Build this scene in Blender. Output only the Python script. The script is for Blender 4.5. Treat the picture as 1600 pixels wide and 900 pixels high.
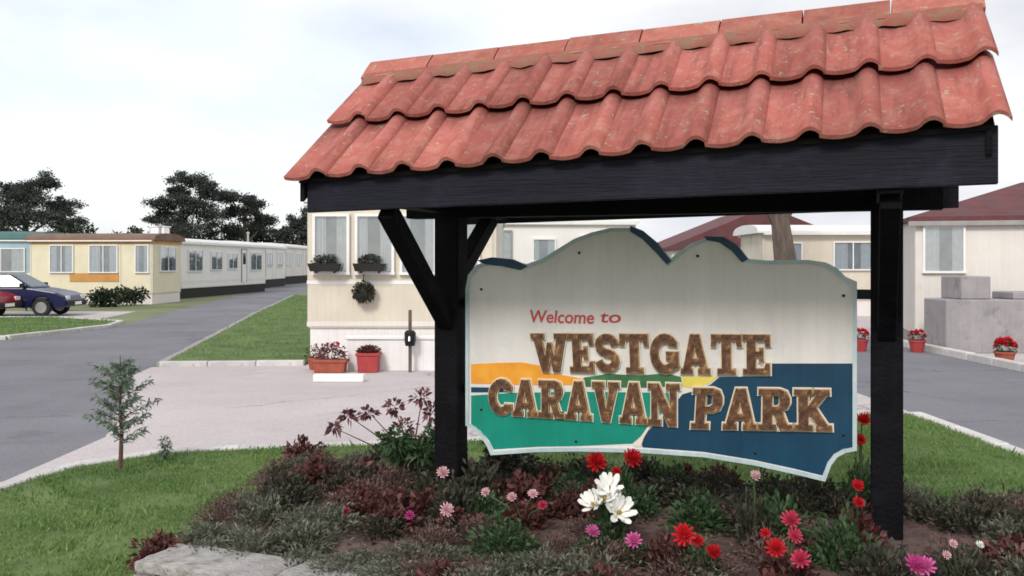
import bpy, bmesh, math, random
import numpy as np
from mathutils import Vector, Matrix

R = math.radians
sc = bpy.context.scene
col = sc.collection
for o in list(bpy.data.objects):
    bpy.data.objects.remove(o)

# ------------------------------------------------------------------ camera
EYE, FPX, HORIZ = 1.7, 1500.0, 412.0
cam_d = bpy.data.cameras.new('camera')
cam = bpy.data.objects.new('camera', cam_d)
col.objects.link(cam)
cam.location = (0, 0, EYE)
cam.rotation_euler = (R(90), 0, 0)
cam_d.sensor_width = 36.0
cam_d.lens = 36.0 * FPX / 1600.0
cam_d.shift_y = -(450 - HORIZ) / 1600.0
cam_d.clip_start, cam_d.clip_end = 0.05, 3000
sc.camera = cam

# ------------------------------------------------------------------ sky
SUN_EL, SUN_AZ = 36, 200            # degrees, azimuth clockwise from +Y (behind the camera, to the left)
w = bpy.data.worlds.new('World')
sc.world = w
w.use_nodes = True
nt = w.node_tree
nt.nodes.clear()
N = nt.nodes.new
out = N('ShaderNodeOutputWorld')
sky = N('ShaderNodeTexSky')
sky.sky_type = 'NISHITA'
sky.sun_disc = False
sky.sun_elevation, sky.sun_rotation = R(SUN_EL), R(SUN_AZ)
bgs = N('ShaderNodeBackground')
bgs.inputs['Strength'].default_value = 0.15
nt.links.new(sky.outputs[0], bgs.inputs['Color'])
tc = N('ShaderNodeTexCoord')
mp = N('ShaderNodeMapping')
mp.inputs['Scale'].default_value = (1.0, 1.0, 2.6)
mp.inputs['Location'].default_value = (3.1, 0.4, 1.7)
nt.links.new(tc.outputs['Generated'], mp.inputs['Vector'])
n1 = N('ShaderNodeTexNoise')
n1.inputs['Scale'].default_value = 2.3
n1.inputs['Detail'].default_value = 5
n1.inputs['Roughness'].default_value = 0.52
nt.links.new(mp.outputs[0], n1.inputs['Vector'])
cr = N('ShaderNodeValToRGB')                    # cloud brightness
cr.color_ramp.elements[0].position, cr.color_ramp.elements[0].color = 0.32, (0.49, 0.515, 0.565, 1)
cr.color_ramp.elements[1].position, cr.color_ramp.elements[1].color = 0.60, (0.80, 0.79, 0.785, 1)
nt.links.new(n1.outputs['Fac'], cr.inputs['Fac'])
bgc = N('ShaderNodeBackground')
bgc.inputs['Strength'].default_value = 0.98
nt.links.new(cr.outputs['Color'], bgc.inputs['Color'])
n2 = N('ShaderNodeTexNoise')
n2.inputs['Scale'].default_value = 1.6
n2.inputs['Detail'].default_value = 3
nt.links.new(mp.outputs[0], n2.inputs['Vector'])
cm = N('ShaderNodeValToRGB')                    # cloud cover: nearly closed, thin spots let some blue through
cm.color_ramp.elements[0].position, cm.color_ramp.elements[0].color = 0.36, (0.72, 0.72, 0.72, 1)
cm.color_ramp.elements[1].position, cm.color_ramp.elements[1].color = 0.52, (1, 1, 1, 1)
nt.links.new(n2.outputs['Fac'], cm.inputs['Fac'])
mx = N('ShaderNodeMixShader')
nt.links.new(cm.outputs['Color'], mx.inputs['Fac'])
nt.links.new(bgs.outputs[0], mx.inputs[1])
nt.links.new(bgc.outputs[0], mx.inputs[2])
nt.links.new(mx.outputs[0], out.inputs['Surface'])

sun_d = bpy.data.lights.new('sun', 'SUN')
sun_d.energy = 1.5
sun_d.angle = R(14)
sun_d.color = (1.0, 0.96, 0.9)
sun = bpy.data.objects.new('sun', sun_d)
col.objects.link(sun)
az, el = R(SUN_AZ), R(SUN_EL)
to_sun = Vector((math.sin(az) * math.cos(el), math.cos(az) * math.cos(el), math.sin(el)))
sun.rotation_euler = to_sun.to_track_quat('Z', 'Y').to_euler()
sun.location = to_sun * 50

sc.view_settings.view_transform = 'Standard'
sc.view_settings.look = 'None'
sc.view_settings.gamma = 1
sc.view_settings.exposure = 0.55
sc.view_settings.use_curve_mapping = False
sc.render.engine = 'CYCLES'
sc.cycles.filter_width = 1.7
sc.cycles.max_bounces = 6
sc.cycles.transparent_max_bounces = 16

# ------------------------------------------------------------------ helpers
rng = np.random.default_rng(7)
rnd = random.Random(11)


def tag(o, label=None, cat=None, group=None, kind=None):
    if label: o['label'] = label
    if cat: o['category'] = cat
    if group: o['group'] = group
    if kind: o['kind'] = kind
    return o


def empty(name, loc=(0, 0, 0), rz=0, parent=None):
    o = bpy.data.objects.new(name, None)
    o.empty_display_size = 0.2
    col.objects.link(o)
    o.location = loc
    o.rotation_euler = (0, 0, rz)
    if parent: o.parent = parent
    return o


def link(name, me, parent=None):
    o = bpy.data.objects.new(name, me)
    col.objects.link(o)
    if parent: o.parent = parent
    return o


def copy_tree(o, parent=None):
    c = o.copy()
    col.objects.link(c)
    c.parent = parent
    for ch in list(o.children):
        copy_tree(ch, c)
    return c


def at(px, d, py=None, z=None):
    """a point of the place at distance d (metres along +Y)"""
    x = (px - 800) / FPX * d
    if z is None: z = EYE - (py - HORIZ) / FPX * d
    return Vector((x, d, z))


def gp(px, py, z=0.0):
    d = FPX * (EYE - z) / (py - HORIZ)
    return ((px - 800) / FPX * d, d)


class MB:
    def __init__(s):
        s.v, s.f = [], []

    def add(s, vs, fs):
        b = len(s.v)
        s.v += [tuple(v) for v in vs]
        s.f += [tuple(i + b for i in f) for f in fs]
        return s

    def box(s, x0, x1, y0, y1, z0, z1):
        return s.add([(x0, y0, z0), (x1, y0, z0), (x1, y1, z0), (x0, y1, z0), (x0, y0, z1), (x1, y0, z1), (x1, y1, z1), (x0, y1, z1)],
                     [(0, 3, 2, 1), (4, 5, 6, 7), (0, 1, 5, 4), (1, 2, 6, 5), (2, 3, 7, 6), (3, 0, 4, 7)])

    def hexa(s, p):
        return s.add(p, [(0, 3, 2, 1), (4, 5, 6, 7), (0, 1, 5, 4), (1, 2, 6, 5), (2, 3, 7, 6), (3, 0, 4, 7)])

    def beam(s, p0, p1, wx, wz, up=(0, 0, 1)):
        p0, p1 = Vector(p0), Vector(p1)
        d = (p1 - p0).normalized()
        a = d.cross(Vector(up))
        if a.length < 1e-4: a = Vector((1, 0, 0))
        a.normalize()
        b = a.cross(d).normalized()
        a *= wx / 2
        b *= wz / 2
        q = [p0 - a - b, p0 + a - b, p0 + a + b, p0 - a + b, p1 - a - b, p1 + a - b, p1 + a + b, p1 - a + b]
        return s.hexa(q)

    def tube(s, pts, rad, n=8, cap=True):
        pts = [Vector(p) for p in pts]
        if not hasattr(rad, '__len__'): rad = [rad] * len(pts)
        rings = []
        a = None
        for i, p in enumerate(pts):
            d = (pts[min(i + 1, len(pts) - 1)] - pts[max(i - 1, 0)]).normalized()
            if a is None:
                a = d.orthogonal().normalized()
            else:
                a = (a - d * a.dot(d)).normalized()
            b = d.cross(a)
            rings.append([p + (a * math.cos(2 * math.pi * k / n) + b * math.sin(2 * math.pi * k / n)) * rad[i] for k in range(n)])
        vs = [v for r in rings for v in r]
        fs = []
        for i in range(len(pts) - 1):
            for k in range(n):
                k2 = (k + 1) % n
                fs.append((i * n + k, i * n + k2, (i + 1) * n + k2, (i + 1) * n + k))
        if cap:
            fs.append(tuple(range(n - 1, -1, -1)))
            fs.append(tuple((len(pts) - 1) * n + k for k in range(n)))
        return s.add(vs, fs)

    def lathe(s, prof, n=16, c=(0, 0, 0)):
        vs, fs = [], []
        for r, z in prof:
            for k in range(n):
                t = 2 * math.pi * k / n
                vs.append((c[0] + r * math.cos(t), c[1] + r * math.sin(t), c[2] + z))
        for i in range(len(prof) - 1):
            for k in range(n):
                k2 = (k + 1) % n
                fs.append((i * n + k, i * n + k2, (i + 1) * n + k2, (i + 1) * n + k))
        fs.append(tuple(range(n - 1, -1, -1)))
        fs.append(tuple((len(prof) - 1) * n + k for k in range(n)))
        return s.add(vs, fs)

    def prism(s, poly, y0, y1):
        """polygon in (x, z), extruded along y from y0 (front) to y1"""
        n = len(poly)
        vs = [(p[0], y0, p[1]) for p in poly] + [(p[0], y1, p[1]) for p in poly]
        fs = [tuple(range(n)), tuple(range(2 * n - 1, n - 1, -1))]
        for i in range(n):
            j = (i + 1) % n
            fs.append((j, i, n + i, n + j))
        return s.add(vs, fs)

    def slab(s, poly, z0, z1):
        n = len(poly)
        vs = [(p[0], p[1], z0) for p in poly] + [(p[0], p[1], z1) for p in poly]
        fs = [tuple(range(n - 1, -1, -1)), tuple(range(n, 2 * n))]
        for i in range(n):
            j = (i + 1) % n
            fs.append((i, j, n + j, n + i))
        return s.add(vs, fs)

    def mesh(s, name, mat, bevel=0, smooth=False, seg=1, tri=False):
        me = bpy.data.meshes.new(name)
        me.from_pydata(s.v, [], s.f)
        bm = bmesh.new()
        bm.from_mesh(me)
        bmesh.ops.recalc_face_normals(bm, faces=bm.faces)
        if bevel:
            es = [e for e in bm.edges if len(e.link_faces) == 2 and e.calc_face_angle(0) > 0.5]
            bmesh.ops.bevel(bm, geom=es, offset=bevel, segments=seg, profile=0.6, affect='EDGES', clamp_overlap=True)
        if tri:
            bmesh.ops.triangulate(bm, faces=[f for f in bm.faces if len(f.verts) > 4])
        bm.to_mesh(me)
        bm.free()
        if mat: me.materials.append(mat)
        if smooth:
            me.polygons.foreach_set('use_smooth', [True] * len(me.polygons))
        return me

    def build(s, name, mat, parent=None, **k):
        return link(name, s.mesh(name, mat, **k), parent)


# ------------------------------------------------------------------ materials
def new_mat(name):
    m = bpy.data.materials.new(name)
    m.use_nodes = True
    nt = m.node_tree
    b = nt.nodes['Principled BSDF']
    return m, nt, b


def ramp(nt, fac, stops):
    r = nt.nodes.new('ShaderNodeValToRGB')
    e = r.color_ramp.elements
    while len(e) < len(stops): e.new(0.5)
    for i, (p, c) in enumerate(stops):
        e[i].position = p
        e[i].color = (*c, 1)
    nt.links.new(fac, r.inputs['Fac'])
    return r


def noise(nt, scale, detail=4, rough=0.55, coord='Object', stretch=None):
    t = nt.nodes.new('ShaderNodeTexCoord')
    n = nt.nodes.new('ShaderNodeTexNoise')
    n.inputs['Scale'].default_value = scale
    n.inputs['Detail'].default_value = detail
    n.inputs['Roughness'].default_value = rough
    src = t.outputs[coord]
    if stretch:
        m = nt.nodes.new('ShaderNodeMapping')
        m.inputs['Scale'].default_value = stretch
        nt.links.new(src, m.inputs['Vector'])
        src = m.outputs[0]
    nt.links.new(src, n.inputs['Vector'])
    return n


def mulc(c, k):
    return tuple(max(0, min(1, x * k)) for x in c)


def mat(name, c, rough=0.6, var=0.18, scale=6, bump=0.0, bscale=60, stretch=None, c2=None, metal=0, spec=0.4, obj=0.0, wear=None, streak=0.0):
    m, nt, b = new_mat(name)
    n = noise(nt, scale, 5, 0.6, stretch=stretch)
    c2 = c2 or mulc(c, 1 + var)
    r = ramp(nt, n.outputs['Fac'], [(0.3, mulc(c, 1 - var)), (0.7, c2)])
    colr = r.outputs['Color']
    if wear:                                   # dirt with a shape of its own
        wn = noise(nt, wear[1], 6, 0.65)
        wr = ramp(nt, wn.outputs['Fac'], [(wear[2], (0, 0, 0)), (wear[2] + 0.14, (1, 1, 1))])
        mxn = nt.nodes.new('ShaderNodeMixRGB')
        mxn.inputs['Color2'].default_value = (*wear[0], 1)
        nt.links.new(wr.outputs['Color'], mxn.inputs['Fac'])
        nt.links.new(colr, mxn.inputs['Color1'])
        colr = mxn.outputs['Color']
    if streak:                                 # faint rain runs and brush marks down the surface
        sn = noise(nt, 1.0, 6, 0.7, stretch=(26, 26, 0.9))
        sr = ramp(nt, sn.outputs['Fac'], [(0.42, (1, 1, 1)), (0.68, (1 - streak,) * 3)])
        sm = nt.nodes.new('ShaderNodeMixRGB')
        sm.blend_type = 'MULTIPLY'
        sm.inputs['Fac'].default_value = 1
        nt.links.new(colr, sm.inputs['Color1'])
        nt.links.new(sr.outputs['Color'], sm.inputs['Color2'])
        colr = sm.outputs['Color']
    if obj:                                    # each piece a slightly different tone
        oi = nt.nodes.new('ShaderNodeObjectInfo')
        mr = nt.nodes.new('ShaderNodeMapRange')
        mr.inputs['To Min'].default_value = 1 - obj
        mr.inputs['To Max'].default_value = 1 + obj
        nt.links.new(oi.outputs['Random'], mr.inputs['Value'])
        hv = nt.nodes.new('ShaderNodeHueSaturation')
        nt.links.new(mr.outputs[0], hv.inputs['Value'])
        nt.links.new(colr, hv.inputs['Color'])
        colr = hv.outputs['Color']
    nt.links.new(colr, b.inputs['Base Color'])
    b.inputs['Roughness'].default_value = rough
    b.inputs['Metallic'].default_value = metal
    b.inputs['Specular IOR Level'].default_value = spec
    if bump:
        bn = noise(nt, bscale, 4, 0.6, stretch=stretch)
        bp = nt.nodes.new('ShaderNodeBump')
        bp.inputs['Strength'].default_value = bump
        bp.inputs['Distance'].default_value = 0.02
        nt.links.new(bn.outputs['Fac'], bp.inputs['Height'])
        nt.links.new(bp.outputs[0], b.inputs['Normal'])
    return m


def leaf_mat(name, stops, rough=0.55, trans=0.25):
    m, nt, b = new_mat(name)
    a = nt.nodes.new('ShaderNodeAttribute')
    a.attribute_name = 'tint'
    r = ramp(nt, a.outputs['Fac'], stops)
    nt.links.new(r.outputs['Color'], b.inputs['Base Color'])
    b.inputs['Roughness'].default_value = rough
    b.inputs['Specular IOR Level'].default_value = 0.3
    if trans:
        tr = nt.nodes.new('ShaderNodeBsdfTranslucent')
        nt.links.new(r.outputs['Color'], tr.inputs['Color'])
        mxs = nt.nodes.new('ShaderNodeMixShader')
        mxs.inputs['Fac'].default_value = trans
        nt.links.new(b.outputs[0], mxs.inputs[1])
        nt.links.new(tr.outputs[0], mxs.inputs[2])
        nt.links.new(mxs.outputs[0], nt.nodes['Material Output'].inputs['Surface'])
    return m


def glass_mat(name):
    m, nt, b = new_mat(name)
    tr = nt.nodes.new('ShaderNodeBsdfTransparent')
    tr.inputs['Color'].default_value = (0.86, 0.9, 0.92, 1)
    gl = nt.nodes.new('ShaderNodeBsdfGlossy')
    gl.inputs['Roughness'].default_value = 0.03
    lw = nt.nodes.new('ShaderNodeLayerWeight')
    lw.inputs['Blend'].default_value = 0.35
    fr = nt.nodes.new('ShaderNodeMapRange')
    fr.inputs['To Min'].default_value = 0.10
    fr.inputs['To Max'].default_value = 0.55
    nt.links.new(lw.outputs['Facing'], fr.inputs['Value'])
    mxs = nt.nodes.new('ShaderNodeMixShader')
    nt.links.new(fr.outputs[0], mxs.inputs['Fac'])
    nt.links.new(tr.outputs[0], mxs.inputs[1])
    nt.links.new(gl.outputs[0], mxs.inputs[2])
    nt.links.new(mxs.outputs[0], nt.nodes['Material Output'].inputs['Surface'])
    return m


def mixn(nt, c1, c2, fac):
    n = nt.nodes.new('ShaderNodeMixRGB')
    nt.links.new(fac, n.inputs['Fac'])
    nt.links.new(c1, n.inputs['Color1'])
    if isinstance(c2, tuple): n.inputs['Color2'].default_value = (*c2, 1)
    else: nt.links.new(c2, n.inputs['Color2'])
    return n.outputs['Color']


def ground_mat(name, ca, cb, stain, crack, cscale=0.35, speck=0.25):
    """worn paving: tone, aggregate, stains, a few cracks"""
    m, nt, b = new_mat(name)
    big = noise(nt, 0.35, 6, 0.6)
    c = ramp(nt, big.outputs['Fac'], [(0.3, ca), (0.7, cb)]).outputs['Color']
    st = noise(nt, 0.9, 7, 0.7)
    c = mixn(nt, c, stain, ramp(nt, st.outputs['Fac'], [(0.56, (0, 0, 0)), (0.75, (0.8, 0.8, 0.8))]).outputs['Color'])
    ag = noise(nt, 55, 3, 0.8)
    agr = ramp(nt, ag.outputs['Fac'], [(0.35, (1 - speck,) * 3), (0.65, (1 + speck * 0.6,) * 3)])
    mu = nt.nodes.new('ShaderNodeMixRGB')
    mu.blend_type = 'MULTIPLY'
    mu.inputs['Fac'].default_value = 1
    nt.links.new(c, mu.inputs['Color1'])
    nt.links.new(agr.outputs['Color'], mu.inputs['Color2'])
    c = mu.outputs['Color']
    t = nt.nodes.new('ShaderNodeTexCoord')
    wob = noise(nt, 1.7, 5, 0.7)
    ad = nt.nodes.new('ShaderNodeMixRGB')
    ad.blend_type = 'ADD'
    ad.inputs['Fac'].default_value = 0.55
    nt.links.new(t.outputs['Object'], ad.inputs['Color1'])
    nt.links.new(wob.outputs['Color'], ad.inputs['Color2'])
    vo = nt.nodes.new('ShaderNodeTexVoronoi')
    vo.feature = 'DISTANCE_TO_EDGE'
    vo.inputs['Scale'].default_value = cscale
    nt.links.new(ad.outputs['Color'], vo.inputs['Vector'])
    ck = ramp(nt, vo.outputs['Distance'], [(0.0, (0.85,) * 3), (0.006, (0, 0, 0))])
    gate = noise(nt, 0.5, 2, 0.5)
    gr = ramp(nt, gate.outputs['Fac'], [(0.45, (0, 0, 0)), (0.55, (1, 1, 1))])
    mm = nt.nodes.new('ShaderNodeMixRGB')
    mm.blend_type = 'MULTIPLY'
    mm.inputs['Fac'].default_value = 1
    nt.links.new(ck.outputs['Color'], mm.inputs['Color1'])
    nt.links.new(gr.outputs['Color'], mm.inputs['Color2'])
    c = mixn(nt, c, crack, mm.outputs['Color'])
    nt.links.new(c, b.inputs['Base Color'])
    b.inputs['Roughness'].default_value = 0.9
    b.inputs['Specular IOR Level'].default_value = 0.25
    bp = nt.nodes.new('ShaderNodeBump')
    bp.inputs['Strength'].default_value = 0.5
    bp.inputs['Distance'].default_value = 0.01
    nt.links.new(ag.outputs['Fac'], bp.inputs['Height'])
    nt.links.new(bp.outputs[0], b.inputs['Normal'])
    return m


def tile_mat(name, ca, cb, pale, lichen, dirt):
    m, nt, b = new_mat(name)
    n1 = noise(nt, 7, 6, 0.65)
    c = ramp(nt, n1.outputs['Fac'], [(0.3, ca), (0.7, cb)]).outputs['Color']
    oi = nt.nodes.new('ShaderNodeObjectInfo')
    sh_ = nt.nodes.new('ShaderNodeVectorMath')      # every tile its own patch of the weathering
    tcn = nt.nodes.new('ShaderNodeTexCoord')
    nt.links.new(tcn.outputs['Object'], sh_.inputs[0])
    cm_ = nt.nodes.new('ShaderNodeCombineXYZ')
    ml = nt.nodes.new('ShaderNodeMath')
    ml.operation = 'MULTIPLY'
    ml.inputs[1].default_value = 37.0
    nt.links.new(oi.outputs['Random'], ml.inputs[0])
    for k in range(3): nt.links.new(ml.outputs[0], cm_.inputs[k])
    nt.links.new(cm_.outputs[0], sh_.inputs[1])

    def nz(scale, det, rough, stretch=(1, 1, 1)):
        mp_ = nt.nodes.new('ShaderNodeMapping')
        mp_.inputs['Scale'].default_value = stretch
        nt.links.new(sh_.outputs[0], mp_.inputs['Vector'])
        n = nt.nodes.new('ShaderNodeTexNoise')
        n.inputs['Scale'].default_value = scale
        n.inputs['Detail'].default_value = det
        n.inputs['Roughness'].default_value = rough
        nt.links.new(mp_.outputs[0], n.inputs['Vector'])
        return n.outputs['Fac']
    c = mixn(nt, c, pale, ramp(nt, nz(9, 8, 0.75), [(0.48, (0, 0, 0)), (0.72, (0.8,) * 3)]).outputs['Color'])
    c = mixn(nt, c, dirt, ramp(nt, nz(14, 6, 0.7, (1, 0.14, 1)), [(0.5, (0, 0, 0)), (0.68, (0.7,) * 3)]).outputs['Color'])
    c = mixn(nt, c, lichen, ramp(nt, nz(32, 3, 0.6), [(0.63, (0, 0, 0)), (0.67, (0.8,) * 3)]).outputs['Color'])
    mr = nt.nodes.new('ShaderNodeMapRange')
    mr.inputs['To Min'].default_value = 0.72
    mr.inputs['To Max'].default_value = 1.14
    nt.links.new(oi.outputs['Random'], mr.inputs['Value'])
    hv = nt.nodes.new('ShaderNodeHueSaturation')
    hv.inputs['Saturation'].default_value = 0.94
    nt.links.new(mr.outputs[0], hv.inputs['Value'])
    nt.links.new(c, hv.inputs['Color'])
    nt.links.new(hv.outputs['Color'], b.inputs['Base Color'])
    b.inputs['Roughness'].default_value = 0.85
    b.inputs['Specular IOR Level'].default_value = 0.2
    bp = nt.nodes.new('ShaderNodeBump')
    bp.inputs['Strength'].default_value = 0.45
    bp.inputs['Distance'].default_value = 0.006
    nt.links.new(nz(60, 6, 0.7), bp.inputs['Height'])
    nt.links.new(bp.outputs[0], b.inputs['Normal'])
    return m


M = {}
M['grass_ground'] = mat('grass_ground', (0.09, 0.155, 0.04), 0.9, 0.35, 1.3, 0.6, 40, c2=(0.15, 0.215, 0.07))
M['far_grass'] = mat('far_grass', (0.13, 0.17, 0.07), 0.9, 0.3, 0.25, c2=(0.22, 0.24, 0.13))
M['blade'] = leaf_mat('blade', [(0, (0.065, 0.135, 0.035)), (0.5, (0.135, 0.235, 0.065)), (0.85, (0.225, 0.30, 0.10)), (1, (0.34, 0.31, 0.16))], 0.6, 0.3)
M['tarmac'] = ground_mat('tarmac', (0.15, 0.15, 0.172), (0.225, 0.22, 0.245), (0.13, 0.13, 0.14), (0.05, 0.05, 0.05))
M['paving'] = ground_mat('paving', (0.45, 0.40, 0.405), (0.565, 0.51, 0.52), (0.38, 0.34, 0.34), (0.17, 0.16, 0.15), 0.22, 0.2)
M['concrete'] = mat('concrete', (0.56, 0.54, 0.53), 0.85, 0.14, 5, 0.5, 60, obj=0.1, wear=((0.36, 0.35, 0.32), 6, 0.6))
M['grey_concrete'] = mat('grey_concrete', (0.33, 0.31, 0.32), 0.9, 0.12, 3, 0.4, 50, wear=((0.22, 0.21, 0.22), 2.5, 0.56), streak=0.120)
M['stone'] = mat('stone', (0.36, 0.34, 0.33), 0.9, 0.25, 7, 0.9, 35, obj=0.12, c2=(0.46, 0.44, 0.43), wear=((0.22, 0.205, 0.17), 9, 0.54))
M['brick'] = mat('brick', (0.3, 0.09, 0.06), 0.9, 0.25, 14, 0.6, 70, obj=0.25)
M['mortar'] = mat('mortar', (0.36, 0.33, 0.3), 0.95, 0.2, 14, 0.6, 60)
M['soil'] = mat('soil', (0.105, 0.062, 0.055), 1.0, 0.35, 7, 1.0, 45, c2=(0.18, 0.115, 0.105), wear=((0.07, 0.042, 0.038), 12, 0.52))
M['tile'] = tile_mat('tile', (0.37, 0.084, 0.064), (0.46, 0.14, 0.112), (0.50, 0.23, 0.18), (0.36, 0.33, 0.24), (0.2, 0.06, 0.05))
M['ridge_tile'] = tile_mat('ridge_tile', (0.38, 0.09, 0.066), (0.45, 0.14, 0.10), (0.46, 0.24, 0.17), (0.34, 0.33, 0.22), (0.25, 0.1, 0.07))
M['mossy_mortar'] = tile_mat('mossy_mortar', (0.32, 0.09, 0.065), (0.36, 0.14, 0.10), (0.32, 0.19, 0.13), (0.2, 0.23, 0.11), (0.23, 0.22, 0.13))
M['black_timber'] = mat('black_timber', (0.0045, 0.004, 0.0055), 0.75, 0.4, 5, 0.5, 40, stretch=(1, 1, 1), spec=0.12, wear=((0.009, 0.009, 0.014), 4, 0.52))
M['fascia_timber'] = mat('fascia_timber', (0.011, 0.011, 0.019), 0.6, 0.3, 5, 0.4, 30, stretch=(0.25, 1, 4), spec=0.15, wear=((0.02, 0.018, 0.031), 3, 0.5))
M['soffit'] = mat('soffit', (0.012, 0.01, 0.011), 0.85, 0.3, 6, spec=0.15)
M['iron'] = mat('iron', (0.02, 0.02, 0.022), 0.45, 0.3, 12, metal=0.6)
# sign board paints
M['sign_sky'] = mat('sign_sky', (0.70, 0.665, 0.635), 0.5, 0.05, 2.2, 0.15, 30, c2=(0.80, 0.765, 0.73), stretch=(1, 1, 0.55), wear=((0.60, 0.59, 0.58), 2.0, 0.57), streak=0.060)
M['sign_rim'] = mat('sign_rim', (0.42, 0.55, 0.58), 0.5, 0.12, 8, c2=(0.56, 0.66, 0.68), streak=0.120)
M['sign_navy'] = mat('sign_navy', (0.004, 0.046, 0.098), 0.4, 0.2, 4, c2=(0.006, 0.06, 0.12), streak=0.200)
M['sign_teal'] = mat('sign_teal', (0.0, 0.24, 0.165), 0.4, 0.1, 4, c2=(0.005, 0.28, 0.2), streak=0.140)
M['sign_orange'] = mat('sign_orange', (0.85, 0.30, 0.015), 0.45, 0.12, 7, c2=(0.88, 0.40, 0.04), streak=0.080)
M['sign_yellow'] = mat('sign_yellow', (0.75, 0.62, 0.12), 0.45, 0.1, 7)
M['sign_green'] = mat('sign_green', (0.035, 0.13, 0.05), 0.45, 0.3, 9, c2=(0.06, 0.2, 0.07))
M['sign_red'] = mat('sign_red', (0.55, 0.06, 0.06), 0.45, 0.1, 9)
M['letter'] = mat('letter', (0.06, 0.024, 0.014), 0.5, 0.35, 26, 0.4, 60, c2=(0.19, 0.08, 0.033), wear=((0.45, 0.27, 0.1), 30, 0.58))
M['letter_gold'] = mat('letter_gold', (0.5, 0.32, 0.12), 0.45, 0.25, 30, c2=(0.62, 0.44, 0.2))
M['letter_edge'] = mat('letter_edge', (0.78, 0.70, 0.6), 0.5, 0.08, 12)
# caravans and buildings
M['white_wall'] = mat('white_wall', (0.80, 0.775, 0.755), 0.45, 0.04, 1.5, wear=((0.68, 0.65, 0.62), 1.2, 0.63), streak=0.070)
M['pale_wall'] = mat('pale_wall', (0.76, 0.70, 0.675), 0.45, 0.05, 1.5, wear=((0.64, 0.59, 0.56), 1.2, 0.63), streak=0.070)
M['cream_wall'] = mat('cream_wall', (0.66, 0.60, 0.49), 0.5, 0.07, 1.6, 0.2, 60, wear=((0.53, 0.45, 0.34), 1.3, 0.6), streak=0.080)
M['bungalow_wall'] = mat('bungalow_wall', (0.74, 0.695, 0.645), 0.7, 0.05, 1.6, 0.5, 90, wear=((0.63, 0.58, 0.53), 1.4, 0.6), streak=0.060)
M['yellow_wall'] = mat('yellow_wall', (0.74, 0.67, 0.50), 0.5, 0.07, 1.6, streak=0.070)
M['orange_band'] = mat('orange_band', (0.55, 0.27, 0.08), 0.5, 0.15, 2)
M['blue_wall'] = mat('blue_wall', (0.34, 0.47, 0.53), 0.5, 0.1, 1.6, streak=0.080)
M['teal_roof'] = mat('teal_roof', (0.05, 0.13, 0.125), 0.6, 0.2, 2)
M['brown_roof'] = mat('brown_roof', (0.17, 0.105, 0.075), 0.7, 0.25, 2)
M['white_roof'] = mat('white_roof', (0.76, 0.75, 0.74), 0.45, 0.05, 2, wear=((0.6, 0.6, 0.58), 1.1, 0.6))
M['red_roof'] = mat('red_roof', (0.12, 0.035, 0.04), 0.75, 0.25, 3, 0.4, 30, wear=((0.09, 0.05, 0.05), 2, 0.5))
M['grey_trim'] = mat('grey_trim', (0.3, 0.28, 0.27), 0.6, 0.15, 4)
M['grey_strip'] = mat('grey_strip', (0.52, 0.5, 0.48), 0.5, 0.1, 5)
M['white_trim'] = mat('white_trim', (0.8, 0.79, 0.77), 0.4, 0.04, 5)
M['white_paint'] = mat('white_paint', (0.8, 0.78, 0.77), 0.7, 0.05, 4, 0.3, 60, wear=((0.63, 0.61, 0.57), 3, 0.63), streak=0.090)
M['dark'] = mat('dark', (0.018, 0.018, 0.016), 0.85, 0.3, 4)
M['interior'] = mat('interior', (0.33, 0.34, 0.37), 0.9, 0.25, 3)
M['net'] = mat('net', (0.58, 0.57, 0.59), 0.9, 0.08, 3)
M['dark_interior'] = mat('dark_interior', (0.07, 0.07, 0.08), 0.9, 0.25, 3)
M['curtain'] = mat('curtain', (0.66, 0.65, 0.66), 0.9, 0.1, 8)
M['glass'] = glass_mat('glass')
M['navy_paint'] = mat('navy_paint', (0.006, 0.01, 0.055), 0.2, 0.05, 3)
M['red_paint'] = mat('red_paint', (0.24, 0.012, 0.016), 0.22, 0.05, 3)
M['rubber'] = mat('rubber', (0.02, 0.02, 0.02), 0.85, 0.2, 8)
M['metal'] = mat('metal', (0.5, 0.5, 0.5), 0.3, 0.1, 8, metal=0.9)
M['car_glass'] = mat('car_glass', (0.03, 0.045, 0.05), 0.06, 0.1, 3, spec=0.6)
M['lamp'] = mat('lamp', (0.7, 0.7, 0.7), 0.15, 0.1, 20)
M['terracotta'] = mat('terracotta', (0.33, 0.085, 0.05), 0.85, 0.2, 9)
M['red_tub'] = mat('red_tub', (0.36, 0.045, 0.045), 0.6, 0.15, 9)
M['bark'] = mat('bark', (0.13, 0.1, 0.085), 0.95, 0.35, 8, 1.0, 14, stretch=(1, 1, 0.25))
M['stem'] = mat('stem', (0.06, 0.09, 0.035), 0.7, 0.3, 9)
M['twig'] = mat('twig', (0.12, 0.06, 0.045), 0.85, 0.3, 9)
M['pine'] = leaf_mat('pine', [(0, (0.025, 0.032, 0.028)), (0.6, (0.058, 0.068, 0.058)), (1, (0.13, 0.14, 0.12))], 0.6, 0.25)
M['hedge'] = leaf_mat('hedge', [(0, (0.016, 0.026, 0.016)), (0.7, (0.035, 0.05, 0.028)), (1, (0.06, 0.08, 0.04))], 0.6, 0.15)
M['lf_grey'] = leaf_mat('lf_grey', [(0, (0.075, 0.085, 0.06)), (0.6, (0.14, 0.15, 0.11)), (1, (0.25, 0.245, 0.19))])
M['lf_mauve'] = leaf_mat('lf_mauve', [(0, (0.075, 0.045, 0.04)), (0.6, (0.15, 0.095, 0.085)), (1, (0.27, 0.17, 0.15))])
M['lf_bronze'] = leaf_mat('lf_bronze', [(0, (0.045, 0.018, 0.016)), (0.6, (0.11, 0.036, 0.035)), (1, (0.2, 0.08, 0.07))])
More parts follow.
